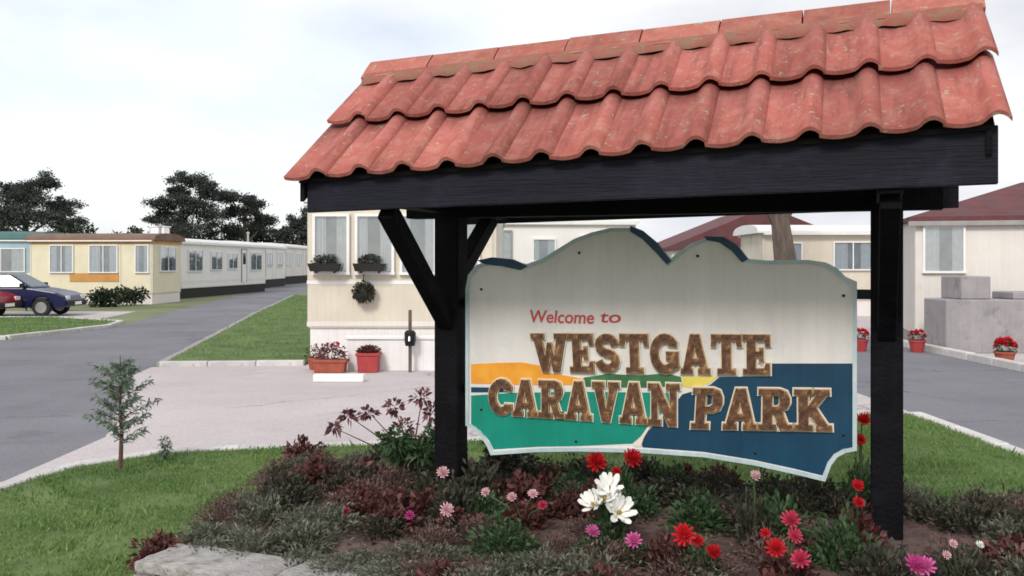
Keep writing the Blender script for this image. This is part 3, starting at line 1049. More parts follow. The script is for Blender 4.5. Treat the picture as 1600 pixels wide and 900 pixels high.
S_path = [(5.9, 7.0)] + arc(3.6, 7.05, 2.3, 1.95, 25, 255, 9) + arc(3.6, 3.0, 2.4, 1.95, 75, -155, 9) + [(1.1, 2.9)]
C_path = [(6.4, 6.9)] + arc(4.2, 5, 3.0, 4.0, 40, 320, 16) + [(6.5, 3.0)]
G_path = [(6.4, 6.9)] + arc(4.2, 5, 3.0, 4.0, 40, 300, 16) + [(6.9, 2.2), (6.9, 4.4), (4.6, 4.4)]
GL = {
    'T': (8, [[(0, 10), (8, 10), (8, 7), (7, 7), (6.6, 8.5), (5.2, 8.5), (5.2, 1.3), (6.4, 1.3), (6.4, 0), (1.6, 0), (1.6, 1.3), (2.8, 1.3), (2.8, 8.5), (1.4, 8.5), (1, 7), (0, 7)]]),
    'E': (7, [[(0, 10), (7, 10), (7, 7.2), (6, 7.2), (5.6, 8.5), (3.3, 8.5), (3.3, 5.8), (4.3, 5.8), (4.3, 6.7), (5.3, 6.7), (5.3, 3.4), (4.3, 3.4), (4.3, 4.4), (3.3, 4.4), (3.3, 1.5), (5.6, 1.5), (6, 2.8), (7, 2.8),
               (7, 0), (0, 0), (0, 1.3), (1, 1.3), (1, 8.7), (0, 8.7)]]),
    'W': (11, [[(0, 10), (3.9, 10), (3.9, 8.7), (3.2, 8.7), (4.1, 4), (4.9, 7.6), (6.1, 7.6), (6.9, 4), (7.8, 8.7), (7.1, 8.7), (7.1, 10), (11, 10), (11, 8.7), (10.2, 8.7), (8.1, 0), (6.3, 0), (5.5, 4), (4.7, 0), (2.9, 0),
                (0.8, 8.7), (0, 8.7)]]),
    'S': (7, [stroke(S_path, 1.0)]),
    'C': (7.6, [stroke(C_path, 1.1)]),
    'G': (8.1, [stroke(G_path, 1.1)]),
    'A': (8, [[(0, 0), (3.2, 0), (3.2, 1.3), (2.7, 1.3), (3.0, 2.4), (5.0, 2.4), (5.3, 1.3), (4.8, 1.3), (4.8, 0), (8, 0), (8, 1.3), (7.3, 1.3), (5.2, 10), (2.8, 10), (.7, 1.3), (0, 1.3)],
              [(3.35, 3.8), (4.65, 3.8), (4, 6.8)]]),
    'R': (8, [[(0, 10), (5, 10), (6.6, 9.4), (7.3, 7.8), (7.3, 6.6), (6.6, 5.2), (5.6, 4.6), (6.8, 1.3), (8, 1.3), (8, 0), (5.2, 0), (3.7, 4.2), (3.2, 4.2), (3.2, 1.3), (4.2, 1.3), (4.2, 0), (0, 0), (0, 1.3), (1, 1.3),
               (1, 8.7), (0, 8.7)], [(3.2, 8.5), (4.4, 8.5), (5, 8), (5, 6.3), (4.4, 5.7), (3.2, 5.7)]]),
    'P': (7.4, [[(0, 10), (5, 10), (6.6, 9.4), (7.3, 7.8), (7.3, 6.2), (6.6, 4.6), (5, 4), (3.2, 4), (3.2, 1.3), (4.2, 1.3), (4.2, 0), (0, 0), (0, 1.3), (1, 1.3), (1, 8.7), (0, 8.7)],
                [(3.2, 8.5), (4.4, 8.5), (5, 7.9), (5, 6.1), (4.4, 5.5), (3.2, 5.5)]]),
    'V': (8, [[(0, 10), (3.4, 10), (3.4, 8.7), (2.9, 8.7), (4.2, 3.2), (5.3, 8.7), (4.8, 8.7), (4.8, 10), (8, 10), (8, 8.7), (7.3, 8.7), (5.1, 0), (3, 0), (.7, 8.7), (0, 8.7)]]),
    'N': (9, [[(0, 10), (3, 10), (6.3, 4.2), (6.3, 8.7), (5.3, 8.7), (5.3, 10), (9, 10), (9, 8.7), (8, 8.7), (8, 0), (6, 0), (2.7, 5.8), (2.7, 1.3), (3.7, 1.3), (3.7, 0), (0, 0), (0, 1.3), (1, 1.3), (1, 8.7), (0, 8.7)]]),
    'K': (8.5, [[(0, 10), (4.2, 10), (4.2, 8.7), (3.2, 8.7), (3.2, 6), (5.2, 8.7), (4.6, 8.7), (4.6, 10), (8.2, 10), (8.2, 8.7), (7.4, 8.7), (5, 5.6), (7.6, 1.3), (8.5, 1.3), (8.5, 0), (5, 0), (5, 1.3), (5.3, 1.3), (3.6, 4),
                 (3.2, 3.5), (3.2, 1.3), (4.2, 1.3), (4.2, 0), (0, 0), (0, 1.3), (1, 1.3), (1, 8.7), (0, 8.7)]]),
}


def curve_mesh(name, loops, depth, m, bev=0.0):
    cu = bpy.data.curves.new(name, 'CURVE')
    cu.dimensions = '2D'
    cu.fill_mode = 'BOTH'
    cu.extrude = depth
    cu.bevel_depth = bev
    cu.bevel_resolution = 0
    for lp in loops:
        sp = cu.splines.new('POLY')
        sp.points.add(len(lp) - 1)
        for i, p in enumerate(lp):
            sp.points[i].co = (p[0], p[1], 0, 1)
        sp.use_cyclic_u = True
    t = bpy.data.objects.new(name + '_source', cu)
    col.objects.link(t)
    dg = bpy.context.evaluated_depsgraph_get()
    me = bpy.data.meshes.new_from_object(t.evaluated_get(dg))
    bpy.data.objects.remove(t)
    bpy.data.curves.remove(cu)
    me.name = name
    me.materials.clear()
    me.materials.append(m)
    return me


def word(txt, quad_px, gap=0.9):
    """slab-serif letters laid into the quadrilateral TL, TR, BR, BL of the board"""
    yl = YB - 0.012
    tl, tr, br, bl = [Vector(bd(px, py, yl)) for px, py in quad_px]
    tot = sum(GL[c][0] for c in txt) + gap * (len(txt) - 1)
    x = 0
    for c in txt:
        wd, loops = GL[c]

        def mp_(p):
            u_, v_ = (x + p[0]) / tot, p[1] / 10
            lo, hi = bl.lerp(br, u_), tl.lerp(tr, u_)
            return tuple(lo.lerp(hi, v_))
        lps = [[mp_(p) for p in lp] for lp in loops]
        cx = sum(p[0] for p in lps[0]) / len(lps[0])
        cz = sum(p[1] for p in lps[0]) / len(lps[0])
        lps = [[(p[0] - cx, p[1] - cz) for p in lp] for lp in lps]
        lm_ = curve_mesh('letter', lps, 0.006, M['letter'], 0.003)
        lm_.materials.append(M['letter_gold'])
        for pl in lm_.polygons:                    # gilded chamfer round a dark face
            if 0.25 < abs(pl.normal.z) < 0.95: pl.material_index = 1
        o = link('letter', lm_, sb)
        o.location = (cx, yl - 0.006, cz)
        o.rotation_euler = (R(90), 0, 0)
        lps2 = [offset_poly(lps[0], 0.0095)] + [offset_poly(lp, -0.006) for lp in lps[1:] if len(lp) > 3]
        e = link('letter_edge', curve_mesh('letter_edge', lps2, 0.003, M['letter_edge']), o)
        e.location = (0, 0, -0.011)
        x += wd + gap


word('WESTGATE', [(830, 521), (1203, 523), (1203, 585), (834, 580)], 0.5)
word('CARAVAN', [(764, 592), (1062, 600), (1062, 666), (764, 646)], 0.3)
word('PARK', [(1084, 606), (1298, 609), (1300, 673), (1080, 669)], 0.4)
def script_word(txt, xa, xb, ya, yb):
    fc = bpy.data.curves.new('word', 'FONT')
    fc.body = txt
    fc.size = 1.0
    fc.shear = 0.12
    fc.offset = 0.012
    t = bpy.data.objects.new('word_source', fc)
    col.objects.link(t)
    dg = bpy.context.evaluated_depsgraph_get()
    me = bpy.data.meshes.new_from_object(t.evaluated_get(dg))
    bpy.data.objects.remove(t)
    me.materials.clear()
    me.materials.append(M['sign_red'])
    co = np.zeros(len(me.vertices) * 3)
    me.vertices.foreach_get('co', co)
    co = co.reshape(-1, 3)
    a, c = Vector(bd(xa, yb, YB - 0.004)), Vector(bd(xb, ya, YB - 0.004))
    mn, mxx = co.min(0), co.max(0)
    q = np.zeros_like(co)
    q[:, 0] = a.x + (co[:, 0] - mn[0]) / (mxx[0] - mn[0]) * (c.x - a.x)
    q[:, 2] = a.y + (co[:, 1] - mn[1]) / (mxx[1] - mn[1]) * (c.y - a.y)
    q[:, 1] = YB - 0.004
    me.vertices.foreach_set('co', q.ravel())
    me.update()
    return link('word', me, sb)


script_word('Welcome', 828, 928, 486, 504)
script_word('to', 938, 970, 489, 504)

# ------------------------------------------------------------------ caravans and bungalows
FACES = {'S': ((0, -1),), 'N': ((0, 1),), 'E': ((1, 0),), 'W': ((-1, 0),)}


class Face:
    def __init__(s, L, W, f):
        n = {'S': (0, -1), 'N': (0, 1), 'E': (1, 0), 'W': (-1, 0)}[f]
        s.n = Vector(n)
        s.t = Vector((-n[1], n[0]))
        s.o = Vector((n[0] * L / 2, n[1] * W / 2))

    def box(s, mb, a0, a1, z0, z1, d0, d1):
        p = lambda a, d: s.o + s.t * a + s.n * d
        q = [p(a0, d1), p(a1, d1), p(a1, d0), p(a0, d0)]
        return mb.hexa([(v.x, v.y, z0) for v in q] + [(v.x, v.y, z1) for v in q])


def add_window(root, fc_, a, zc, wd, h, mull=1, trim='white_trim', inner='interior', curtain=True):
    t = 0.045
    a0, a1, z0, z1 = a - wd / 2, a + wd / 2, zc - h / 2, zc + h / 2
    b = MB()
    fc_.box(b, a0 - t, a1 + t, z1, z1 + t, 0.002, 0.07)
    fc_.box(b, a0 - t - 0.01, a1 + t + 0.01, z0 - t, z0, 0.002, 0.085)
    fc_.box(b, a0 - t, a0, z0, z1, 0.002, 0.07)
    fc_.box(b, a1, a1 + t, z0, z1, 0.002, 0.07)
    for k in range(mull):
        x = a0 + wd * (k + 1) / (mull + 1)
        fc_.box(b, x - 0.018, x + 0.018, z0, z1, 0.038, 0.066)
    win = b.build('window', M[trim], root)
    b = MB()
    fc_.box(b, a0, a1, z0, z1, 0.003, 0.008)
    b.build('room_behind', M[inner], win)
    b = MB()
    fc_.box(b, a0, a1, z0, z1, 0.045, 0.05)
    b.build('pane', M['glass'], win)
    if curtain:
        for sd in (-1, 1):
            cw = wd * rnd.uniform(0.24, 0.38)
            b = MB()
            n = 9
            vs = []
            for k in range(n + 1):
                x = (a0 + cw * k / n) if sd < 0 else (a1 - cw * k / n)
                p = fc_.o + fc_.t * x + fc_.n * (0.022 + 0.009 * math.sin(k * 2.1))
                vs += [(p.x, p.y, z0), (p.x, p.y, z1)]
            b.add(vs, [(2 * k, 2 * k + 2, 2 * k + 3, 2 * k + 1) for k in range(n)])
            b.build('curtain', M['curtain'], win)
    return win


def add_door(root, fc_, a, z0, z1, wd=0.75, m='white_trim'):
    b = MB()
    fc_.box(b, a - wd / 2 - 0.05, a + wd / 2 + 0.05, z1, z1 + 0.05, 0.002, 0.05)
    fc_.box(b, a - wd / 2 - 0.05, a - wd / 2, z0, z1, 0.002, 0.05)
    fc_.box(b, a + wd / 2, a + wd / 2 + 0.05, z0, z1, 0.002, 0.05)
    b.build('door_frame', M['grey_trim'], root)
    b = MB()
    fc_.box(b, a - wd / 2 + 0.004, a + wd / 2 - 0.004, z0 + 0.01, z1 - 0.004, 0.002, 0.035)
    d = b.build('door', M[m], root)
    b = MB()
    fc_.box(b, a + wd * 0.3, a + wd * 0.4, (z0 + z1) / 2 - 0.05, (z0 + z1) / 2, 0.036, 0.075)
    b.build('handle', M['metal'], d)
    b = MB()
    fc_.box(b, a - wd * 0.3, a + wd * 0.3, z0 + (z1 - z0) * 0.55, z1 - 0.18, 0.036, 0.042)
    b.build('pane', M['car_glass'], d)
    return d


def caravan(name, label, cat, group, loc, rz, L, W, zf, zt, wall, roof, style='arch', rise=0.28, over=0.1, windows=(), doors=(), skirt_or_shade=None, bands=(), extras=(), eave=None):
    root = empty(name, loc, R(rz))
    tag(root, label, cat, group)
    MB().box(-L / 2, L / 2, -W / 2, W / 2, zf, zt).build('wall', M[wall], root, bevel=0.05, seg=2)
    if skirt_or_shade:
        MB().box(-L / 2 + 0.04, L / 2 - 0.04, -W / 2 + 0.04, W / 2 - 0.04, 0, zf + 0.01).build('skirting_or_shade', M[skirt_or_shade], root)  # real skirt, except the dark boxes that stand in for shade under raised caravans
    else:
        MB().box(-L / 2 + 0.3, L / 2 - 0.3, -W / 2 + 0.25, W / 2 - 0.25, zf - 0.2, zf + 0.02).build('chassis', M['dark'], root)
        for ix in (-0.4, 0, 0.4):
            for iy in (-1, 1):
                MB().box(L * ix - 0.2, L * ix + 0.2, iy * W * 0.34 - 0.15, iy * W * 0.34 + 0.15, 0, zf - 0.19).build('pier', M['dark'], root)
    e = over
    b = MB()
    if style == 'arch':
        prof = [(-W / 2 - e, zt - 0.03)] + [(-(W / 2 + e) * math.cos(math.pi * k / 10), zt + 0.03 + rise * math.sin(math.pi * k / 10) ** 0.8) for k in range(11)] + [(W / 2 + e, zt - 0.03)]
        n = len(prof)
        vs = [(-L / 2 - e, y, z) for y, z in prof] + [(L / 2 + e, y, z) for y, z in prof]
        fs = [tuple(range(n)), tuple(range(2 * n - 1, n - 1, -1))] + [(i, (i + 1) % n, n + (i + 1) % n, n + i) for i in range(n)]
        b.add(vs, fs)
    elif style == 'gable':
        prof = [(-W / 2 - e, zt - 0.06), (-W / 2 - e, zt + 0.06), (0, zt + rise + 0.06), (W / 2 + e, zt + 0.06), (W / 2 + e, zt - 0.06)]
        n = len(prof)
        vs = [(-L / 2 - e, y, z) for y, z in prof] + [(L / 2 + e, y, z) for y, z in prof]
        fs = [tuple(range(n)), tuple(range(2 * n - 1, n - 1, -1))] + [(i, (i + 1) % n, n + (i + 1) % n, n + i) for i in range(n)]
        b.add(vs, fs)
    else:                                           # hip
        x0, x1, y0, y1 = -L / 2 - e, L / 2 + e, -W / 2 - e, W / 2 + e
        r0, r1 = -L / 2 + W / 2, L / 2 - W / 2
        vs = [(x0, y0, zt - 0.04), (x1, y0, zt - 0.04), (x1, y1, zt - 0.04), (x0, y1, zt - 0.04), (x0, y0, zt + 0.05), (x1, y0, zt + 0.05), (x1, y1, zt + 0.05), (x0, y1, zt + 0.05),
              (r0, 0, zt + rise), (r1, 0, zt + rise)]
        b.add(vs, [(0, 3, 2, 1), (0, 1, 5, 4), (1, 2, 6, 5), (2, 3, 7, 6), (3, 0, 4, 7), (4, 5, 9, 8), (6, 7, 8, 9), (7, 4, 8), (5, 6, 9)])
    rf = b.build('roof', M[roof], root)
    if eave:
        b = MB()
        z0, z1 = zt - 0.14, zt - 0.045
        b.box(-L / 2 - e - 0.02, L / 2 + e + 0.02, -W / 2 - e - 0.03, -W / 2 - e + 0.05, z0, z1)
        b.build('gutter', M[eave], rf)
    for (z0, z1, m) in bands:
        b = MB()
        for f in 'SNEW':
            fa = Face(L, W, f)
            hl = (L if f in 'SN' else W) / 2
            fa.box(b, -hl - 0.006, hl + 0.006, z0, z1, -0.02, 0.007)
        b.build('trim_band', M[m], root)
    if cat == 'caravan':                            # aluminium joint strips between the wall sheets, gutter along the roof
        for f in 'SNEW':
            fa = Face(L, W, f)
            hl = (L if f in 'SN' else W) / 2
            used = [(wv[1] - wv[3] / 2 - 0.08, wv[1] + wv[3] / 2 + 0.08) for wv in windows if wv[0] == f] + [(d_[1] - 0.5, d_[1] + 0.5) for d_ in doors if d_[0] == f]
            nk = max(2, round(2 * hl / 1.2))
            for k in range(nk + 1):
                a_ = -hl + 0.07 + (2 * hl - 0.14) * k / nk
                if any(u0 < a_ < u1 for u0, u1 in used): continue
                fa.box(MB(), a_ - 0.014, a_ + 0.014, zf + 0.04, zt - 0.04, 0.0, 0.011).build('joint_strip', M['grey_strip'], root)
        for f in 'SN':
            fa = Face(L, W, f)
            fa.box(MB(), -L / 2 - 0.02, L / 2 + 0.02, zt - 0.09, zt - 0.035, 0.0, e + 0.03).build('gutter', M['white_trim'], root)
    for wv in windows:
        f, a, zc, wd, h = wv[:5]
        add_window(root, Face(L, W, f), a, zc, wd, h, *wv[5:])
    for (f, a, z0, z1) in doors:
        add_door(root, Face(L, W, f), a, z0, z1)
    for fn in extras: fn(root, rf, zt + rise)
    return root


def vent(x, y, h=0.35, wd=0.4):
    def f(root, rf, zr):
        MB().box(x - wd / 2, x + wd / 2, y - wd / 2, y + wd / 2, zr - 0.25, zr + h - 0.05).build('roof_vent', M['white_wall'], rf, bevel=0.03)
        MB().box(x - wd / 2 - 0.05, x + wd / 2 + 0.05, y - wd / 2 - 0.05, y + wd / 2 + 0.05, zr + h - 0.05, zr + h).build('vent_cap', M['white_trim'], rf)
    return f


def flue(x, y, h=0.5):
    def f(root, rf, zr):
        MB().lathe([(0.07, zr - 0.3), (0.07, zr + h), (0.12, zr + h), (0.12, zr + h + 0.06), (0.03, zr + h + 0.14)], 10, (x, y, 0)).build('flue', M['metal'], rf)
    return f


GL_ = 'caravans lining the left-hand road'
# blue-green caravan at the left edge
caravan('caravan', 'blue-green caravan with dark teal roof at the left edge', 'caravan', GL_, (-25.2, 42.5, 0), 4, 9.5, 3.1, 0.5, 2.75, 'blue_wall', 'teal_roof', rise=0.35,
        windows=[('S', -3, 1.85, 1.6, 0.9), ('S', -0.2, 1.85, 1.4, 0.9), ('S', 3.2, 1.85, 1.9, 0.95), ('E', 0, 1.85, 1.7, 0.9)], bands=[(1.15, 1.3, 'white_trim')], doors=[('S', 1.4, 0.55, 2.45)])
# yellow caravan
caravan('caravan', 'cream and yellow caravan with brown roof and orange bands', 'caravan', GL_, (-17.6, 41.8, 0), -3, 5.3, 3.0, 0.42, 2.72, 'yellow_wall', 'brown_roof', rise=0.26, over=0.14,
        windows=[('S', -1.25, 1.9, 0.95, 1.1, 1), ('S', 0.55, 1.9, 1.15, 1.1, 1), ('S', 2.2, 1.9, 0.5, 1.1, 0), ('E', 0, 1.9, 1.6, 1.0)], bands=[(2.52, 2.68, 'orange_band')], skirt_or_shade='pale_wall',
        extras=[lambda root, rf, zr: Face(5.3, 3.0, 'S').box(MB(), -0.9, 1.2, 0.95, 1.3, 0.003, 0.03).build('wood_panel', M['orange_band'], root), flue(2.2, 0.3, 0.3)])
# three pale ones receding along the road, dark boxes painting the shade beneath them
caravan('caravan', 'long white static caravan with box vent beside the yellow caravan', 'caravan', GL_, (-17.0, 52.6, 0), 86, 12.5, 3.0, 0.48, 2.75, 'white_wall', 'white_roof', rise=0.22, skirt_or_shade='dark',
        windows=[('S', -4.6, 1.85, 1.7, 1.0, 1, 'white_trim', 'net'), ('S', -1.8, 1.85, 1.5, 0.9, 1, 'white_trim', 'net'), ('S', 0.6, 1.85, 1.3, 0.8, 1, 'white_trim', 'net'), ('S', 4.4, 1.85, 1.9, 1.0, 1, 'white_trim', 'net'), ('W', 0, 1.9, 2.0, 1.0, 1, 'white_trim', 'net')], doors=[('S', 2.4, 0.65, 2.5)],
        bands=[(0.72, 0.86, 'pale_wall')], extras=[vent(-4.8, 0.2, 0.6, 0.7)])
caravan('caravan', 'white static caravan with flue beyond the long white one', 'caravan', GL_, (-18.6, 67.5, 0), 92, 11.5, 3.0, 0.58, 2.9, 'white_wall', 'white_roof', rise=0.25, skirt_or_shade='dark',
        windows=[('S', -3.6, 2.0, 1.8, 1.0, 1, 'white_trim', 'net'), ('S', 0.2, 2.0, 1.6, 0.9, 1, 'white_trim', 'net'), ('S', 3.6, 2.0, 1.8, 1.0, 1, 'white_trim', 'net'), ('W', 0, 2.0, 2.0, 1.0, 1, 'white_trim', 'net')], doors=[('S', -1.6, 0.8, 2.6)], extras=[flue(1, 0.2, 0.7)])
caravan('caravan', 'pale pinkish caravan farthest along the left road', 'caravan', GL_, (-19.9, 83, 0), 91, 13, 3.0, 0.65, 3.1, 'pale_wall', 'white_roof', rise=0.25, skirt_or_shade='dark',
        windows=[('S', -4, 2.1, 1.8, 1.0, 1, 'white_trim', 'net'), ('S', 0, 2.1, 1.6, 0.9, 1, 'white_trim', 'net'), ('S', 4, 2.1, 1.8, 1.0, 1, 'white_trim', 'net'), ('W', 0, 2.1, 2.0, 1.0, 1, 'white_trim', 'net')])

# cream caravan end-on behind the left post
caravan('caravan', 'cream static caravan seen end-on behind the left post', 'caravan', None, (-1.82, 20.7, 0), 90, 9.6, 3.14, 0.62, 2.75, 'cream_wall', 'white_roof', rise=0.3, over=0.06,
        windows=[('W', -1.17, 2.02, 0.52, 0.92, 0), ('W', -0.45, 2.02, 0.56, 0.92, 0), ('W', 0.27, 2.02, 0.52, 0.92, 0), ('W', 1.0, 2.02, 0.5, 0.92, 0), ('S', -3, 1.95, 1.4, 0.9), ('S', 0.5, 1.95, 1.2, 0.9),
                 ('N', -3, 1.95, 1.4, 0.9), ('N', 2.5, 1.95, 1.2, 0.9)], doors=[('S', 2.6, 0.65, 2.5)], skirt_or_shade='white_paint', bands=[(0.66, 0.74, 'pale_wall'), (1.36, 1.42, 'white_trim')])
# caravans seen over the top of the board
GB = 'caravans seen over the top of the sign board'
caravan('caravan', 'pale grey and white caravan just right of the left post', 'caravan', GB, (1.1, 30.0, 0), 4, 5.0, 3.0, 0.55, 2.95, 'white_wall', 'white_roof', rise=0.3,
        windows=[('S', -1.7, 2.15, 0.9, 1.0, 0, 'grey_trim'), ('S', -0.25, 2.1, 0.62, 0.62, 0), ('S', 1.3, 2.1, 0.9, 0.8, 1)], skirt_or_shade='pale_wall', extras=[vent(-0.6, 0, 0.3, 0.4)])
caravan('bungalow', 'white bungalow with dark red gable roof behind the board', 'bungalow', None, (11.0, 46, 0), 90, 9, 8.2, 0.0, 2.35, 'bungalow_wall', 'red_roof', 'gable', rise=1.75, over=0.25,
        windows=[('W', -2.2, 1.5, 1.4, 1.1), ('W', 1.8, 1.5, 1.4, 1.1), ('S', 0, 1.5, 1.4, 1.1)])
caravan('caravan', 'cream caravan with white roof edge left of the right post', 'caravan', GB, (10.4, 32.5, 0), 0, 4.6, 3.0, 0.5, 2.72, 'cream_wall', 'white_roof', rise=0.25, over=0.22,
        windows=[('S', -1.45, 1.95, 0.75, 0.8, 0, 'white_trim', 'dark_interior'), ('S', 0.6, 1.95, 1.2, 0.85)], skirt_or_shade='pale_wall')
# bungalow at the right edge
caravan('bungalow', 'cream bungalow with dark red hipped roof at the right edge', 'bungalow', None, (14.24, 21.01, 0), -15, 10.8, 5.2, 0.0, 2.62, 'bungalow_wall', 'red_roof', 'hip', rise=0.92, over=0.12,
        windows=[('S', -4.85, 2.0, 0.72, 0.9, 0), ('S', -1.9, 1.7, 1.3, 1.1), ('S', 2.5, 1.7, 1.6, 1.1)], doors=[('S', 0.6, 0.12, 2.15)], eave='grey_trim',
        bands=[(0.0, 0.25, 'grey_trim')])

# stepped grey wall by the bungalow
st = empty('porch_steps', (9.15, 18.6, 0))
tag(st, 'grey concrete steps and landing beside the cream bungalow', 'steps')
MB().box(-0.96, 1.6, -0.5, 0.5, 0, 1.02).build('landing', M['grey_concrete'], st, bevel=0.02)
MB().box(-0.62, -0.06, -0.38, 0.5, 1.02, 1.46).build('block', M['grey_concrete'], st, bevel=0.02)
MB().box(0.35, 1.55, -0.42, 0.42, 1.02, 1.16).build('upper_step', M['grey_concrete'], st, bevel=0.02)
for k in range(4):
    MB().box(1.6 + k * 0.3, 1.9 + k * 0.3, -0.75, 0.0, 0, 0.82 - k * 0.2).build('step', M['grey_concrete'], st, bevel=0.015)


# ------------------------------------------------------------------ flowers
def petals(nl, np_, r, cup, seed=0):
    g = random.Random(seed)
    b = MB()
    for l in range(nl):
        rr = r * (1 - 0.22 * l)
        for k in range(np_):
            a = 2 * math.pi * (k + 0.5 * (l % 2)) / np_ + g.uniform(-0.12, 0.12)
            c, s_ = math.cos(a), math.sin(a)
            wv = rr * 2.2 / np_ * 1.35
            zt = r * (cup * 0.5 + 0.32 * l) + g.uniform(-0.06, 0.06) * r
            z1 = r * (cup * 0.25 + 0.14 * l)
            q = [(0.05 * r, 0, 0.02 * r * l), (rr * 0.55, -wv / 2, z1), (rr * 0.62, 0, z1 - 0.06 * r), (rr * 0.55, wv / 2, z1), (rr * 0.9, -wv * 0.32, zt), (rr, 0, zt + 0.03 * r), (rr * 0.9, wv * 0.32, zt)]
            q = [(x * c - y * s_, x * s_ + y * c, z) for x, y, z in q]
            b.add(q, [(0, 1, 2), (0, 2, 3), (1, 4, 5, 2), (2, 5, 6, 3)])
    return b


BLOOM = {}


def bloom(colr, r, parent, loc, tilt, style='double'):
    key = (colr, style)
    if key not in BLOOM:
        if style == 'double':
            me = petals(4, 11, 1.0, 0.8, len(colr) * 7).mesh('bloom', M['fl_' + colr], smooth=True)
        else:
            me = petals(2, 6, 1.0, 1.5, 3).mesh('bloom', M['fl_' + colr], smooth=True)
        ce = MB().lathe([(0.2, 0.0), (0.2, 0.18), (0.12, 0.3), (0.03, 0.34)], 8).mesh('bloom_eye', M['fl_eye'], smooth=True)
        BLOOM[key] = (me, ce)
    me, ce = BLOOM[key]
    o = link('bloom', me, parent)
    o.location = loc
    o.rotation_euler = tilt
    r *= rnd.uniform(0.82, 1.0)
    o.scale = (r, r, r * rnd.uniform(0.8, 1.1))
    if style == 'single': link('bloom_eye', ce, o).scale = (0.6, 0.6, 1.6)
    return o


def mound_mesh(name, n, r, h, ln, wd, m, seed, up=0.5, droop=0.25):
    g = np.random.default_rng(seed)
    d = g.normal(size=(n, 3))
    d[:, 2] = np.abs(d[:, 2])
    d /= np.linalg.norm(d, axis=1, keepdims=True)
    rad = 0.25 + 0.75 * g.random((n, 1)) ** 0.7
    lump = 1 + 0.25 * np.sin(d[:, :1] * 7 + seed) * np.cos(d[:, 1:2] * 6 + 2 * seed)
    P = d * rad * lump * np.array([r, r, h])
    D = d * 0.8 + g.normal(size=(n, 3)) * 0.45
    D[:, 2] += up
    return leaf_mesh(name, P, D, ln * g.uniform(0.6, 1.3, n), wd * g.uniform(0.7, 1.2, n), m, g, droop)


PROTO = {
    'grey': [mound_mesh('foliage', 950, 0.14, 0.13, 0.038, 0.010, M['lf_grey'], 10 + k) for k in range(3)],
    'mauve': [mound_mesh('foliage', 1100, 0.15, 0.13, 0.030, 0.007, M['lf_mauve'], 20 + k) for k in range(3)],
    'bronze': [mound_mesh('foliage', 520, 0.12, 0.13, 0.048, 0.022, M['lf_bronze'], 30 + k, 0.3) for k in range(3)],
    'green': [mound_mesh('foliage', 700, 0.14, 0.17, 0.045, 0.016, M['lf_green'], 40 + k) for k in range(3)],
    'dark': [mound_mesh('foliage', 720, 0.15, 0.15, 0.042, 0.015, M['lf_dark'], 50 + k) for k in range(3)],
}
KIND = {
    'grey': ('grey-green leafy clump in the flower bed', 'grey-green clumps in the flower bed'),
    'mauve': ('mauve-brown twiggy clump in the flower bed', 'mauve-brown clumps in the flower bed'),
    'bronze': ('bronze-red leaved bedding plant', 'bronze-leaved bedding plants'),
    'green': ('bright green leafy bedding plant', 'green leafy plants in the flower bed'),
    'dark': ('dark leafy bedding plant', 'dark leafy plants in the flower bed'),
}
STUB = MB().tube([(0, 0, -0.03), (0.004, 0, 0.05), (0, 0.005, 0.1)], [0.009, 0.007, 0.003], 5).mesh('stem', M['twig'])

s_ = -1.62
count = 0
while s_ < 4.5:
    wv = W0 + 0.12
    while wv < W1 - 0.02:
        s, ww = s_ + rnd.uniform(-0.09, 0.09), wv + rnd.uniform(-0.09, 0.09)
        wv += 0.215
        if s < left_s(ww) + 0.07: continue
        if min(abs(s), abs(s - SPAN)) < 0.17 and abs(ww) < 0.17: continue
        if abs(s - SPAN + 0.03) < 0.26 and 0 < ww < 0.5: continue           # bare earth in front of the right post
        p = sw(s, ww)
        px = 800 + FPX * p.x / p.y
        if p.y < 2.2 or px > 1720: continue
        if rnd.random() > (0.96 if ((s < 0.7 and ww > 0.5) or (s < 1.7 and ww > 0.95)) else (0.55 if (0.1 < s < SPAN + 0.3 and ww > 0.35) else 0.88)): continue
        u_ = rnd.random()
        if ww > 1.0:
            k = 'grey' if u_ < (0.8 if s < 1.6 else 0.35) else ('mauve' if u_ < 0.88 else 'bronze')
        elif s < -0.1:
            k = 'mauve' if u_ < 0.36 else ('grey' if u_ < 0.70 else ('dark' if u_ < 0.9 else 'bronze'))
        elif s > SPAN + 0.15:
            k = 'dark' if u_ < 0.45 else ('mauve' if u_ < 0.72 else ('bronze' if u_ < 0.88 else 'grey'))
        elif ww < 0.3:
            k = 'dark' if u_ < 0.62 else ('bronze' if u_ < 0.9 else 'green')
        else:
            k = 'bronze' if u_ < 0.36 else ('mauve' if u_ < 0.74 else ('dark' if u_ < 0.93 else 'green'))
        o = empty('bedding_plant', (p.x, p.y, bed_h(s, ww) - 0.02), rnd.uniform(0, 6.28))
        if s > SPAN + 0.1: reg = 'right of the right post'
        elif s < 0.05: reg = 'left of the left post' if ww < 0.75 else 'near the coping stones at the left end'
        else: reg = 'along the front edge' if ww > 0.95 else ('just in front of the board' if ww > 0.2 else 'beneath and behind the board')
        tag(o, KIND[k][0] + ', ' + reg, 'plant', KIND[k][1] + ', ' + reg)
        sc_ = rnd.uniform(0.8, 1.2)
        hz = rnd.uniform(0.75, 1.25) * (0.8 if ww > 0.9 else 1.0)
        o.scale = (sc_, sc_, sc_ * hz)
        link('foliage', PROTO[k][rnd.randrange(3)], o)
        link('stem', STUB, o)
        count += 1
    s_ += 0.235


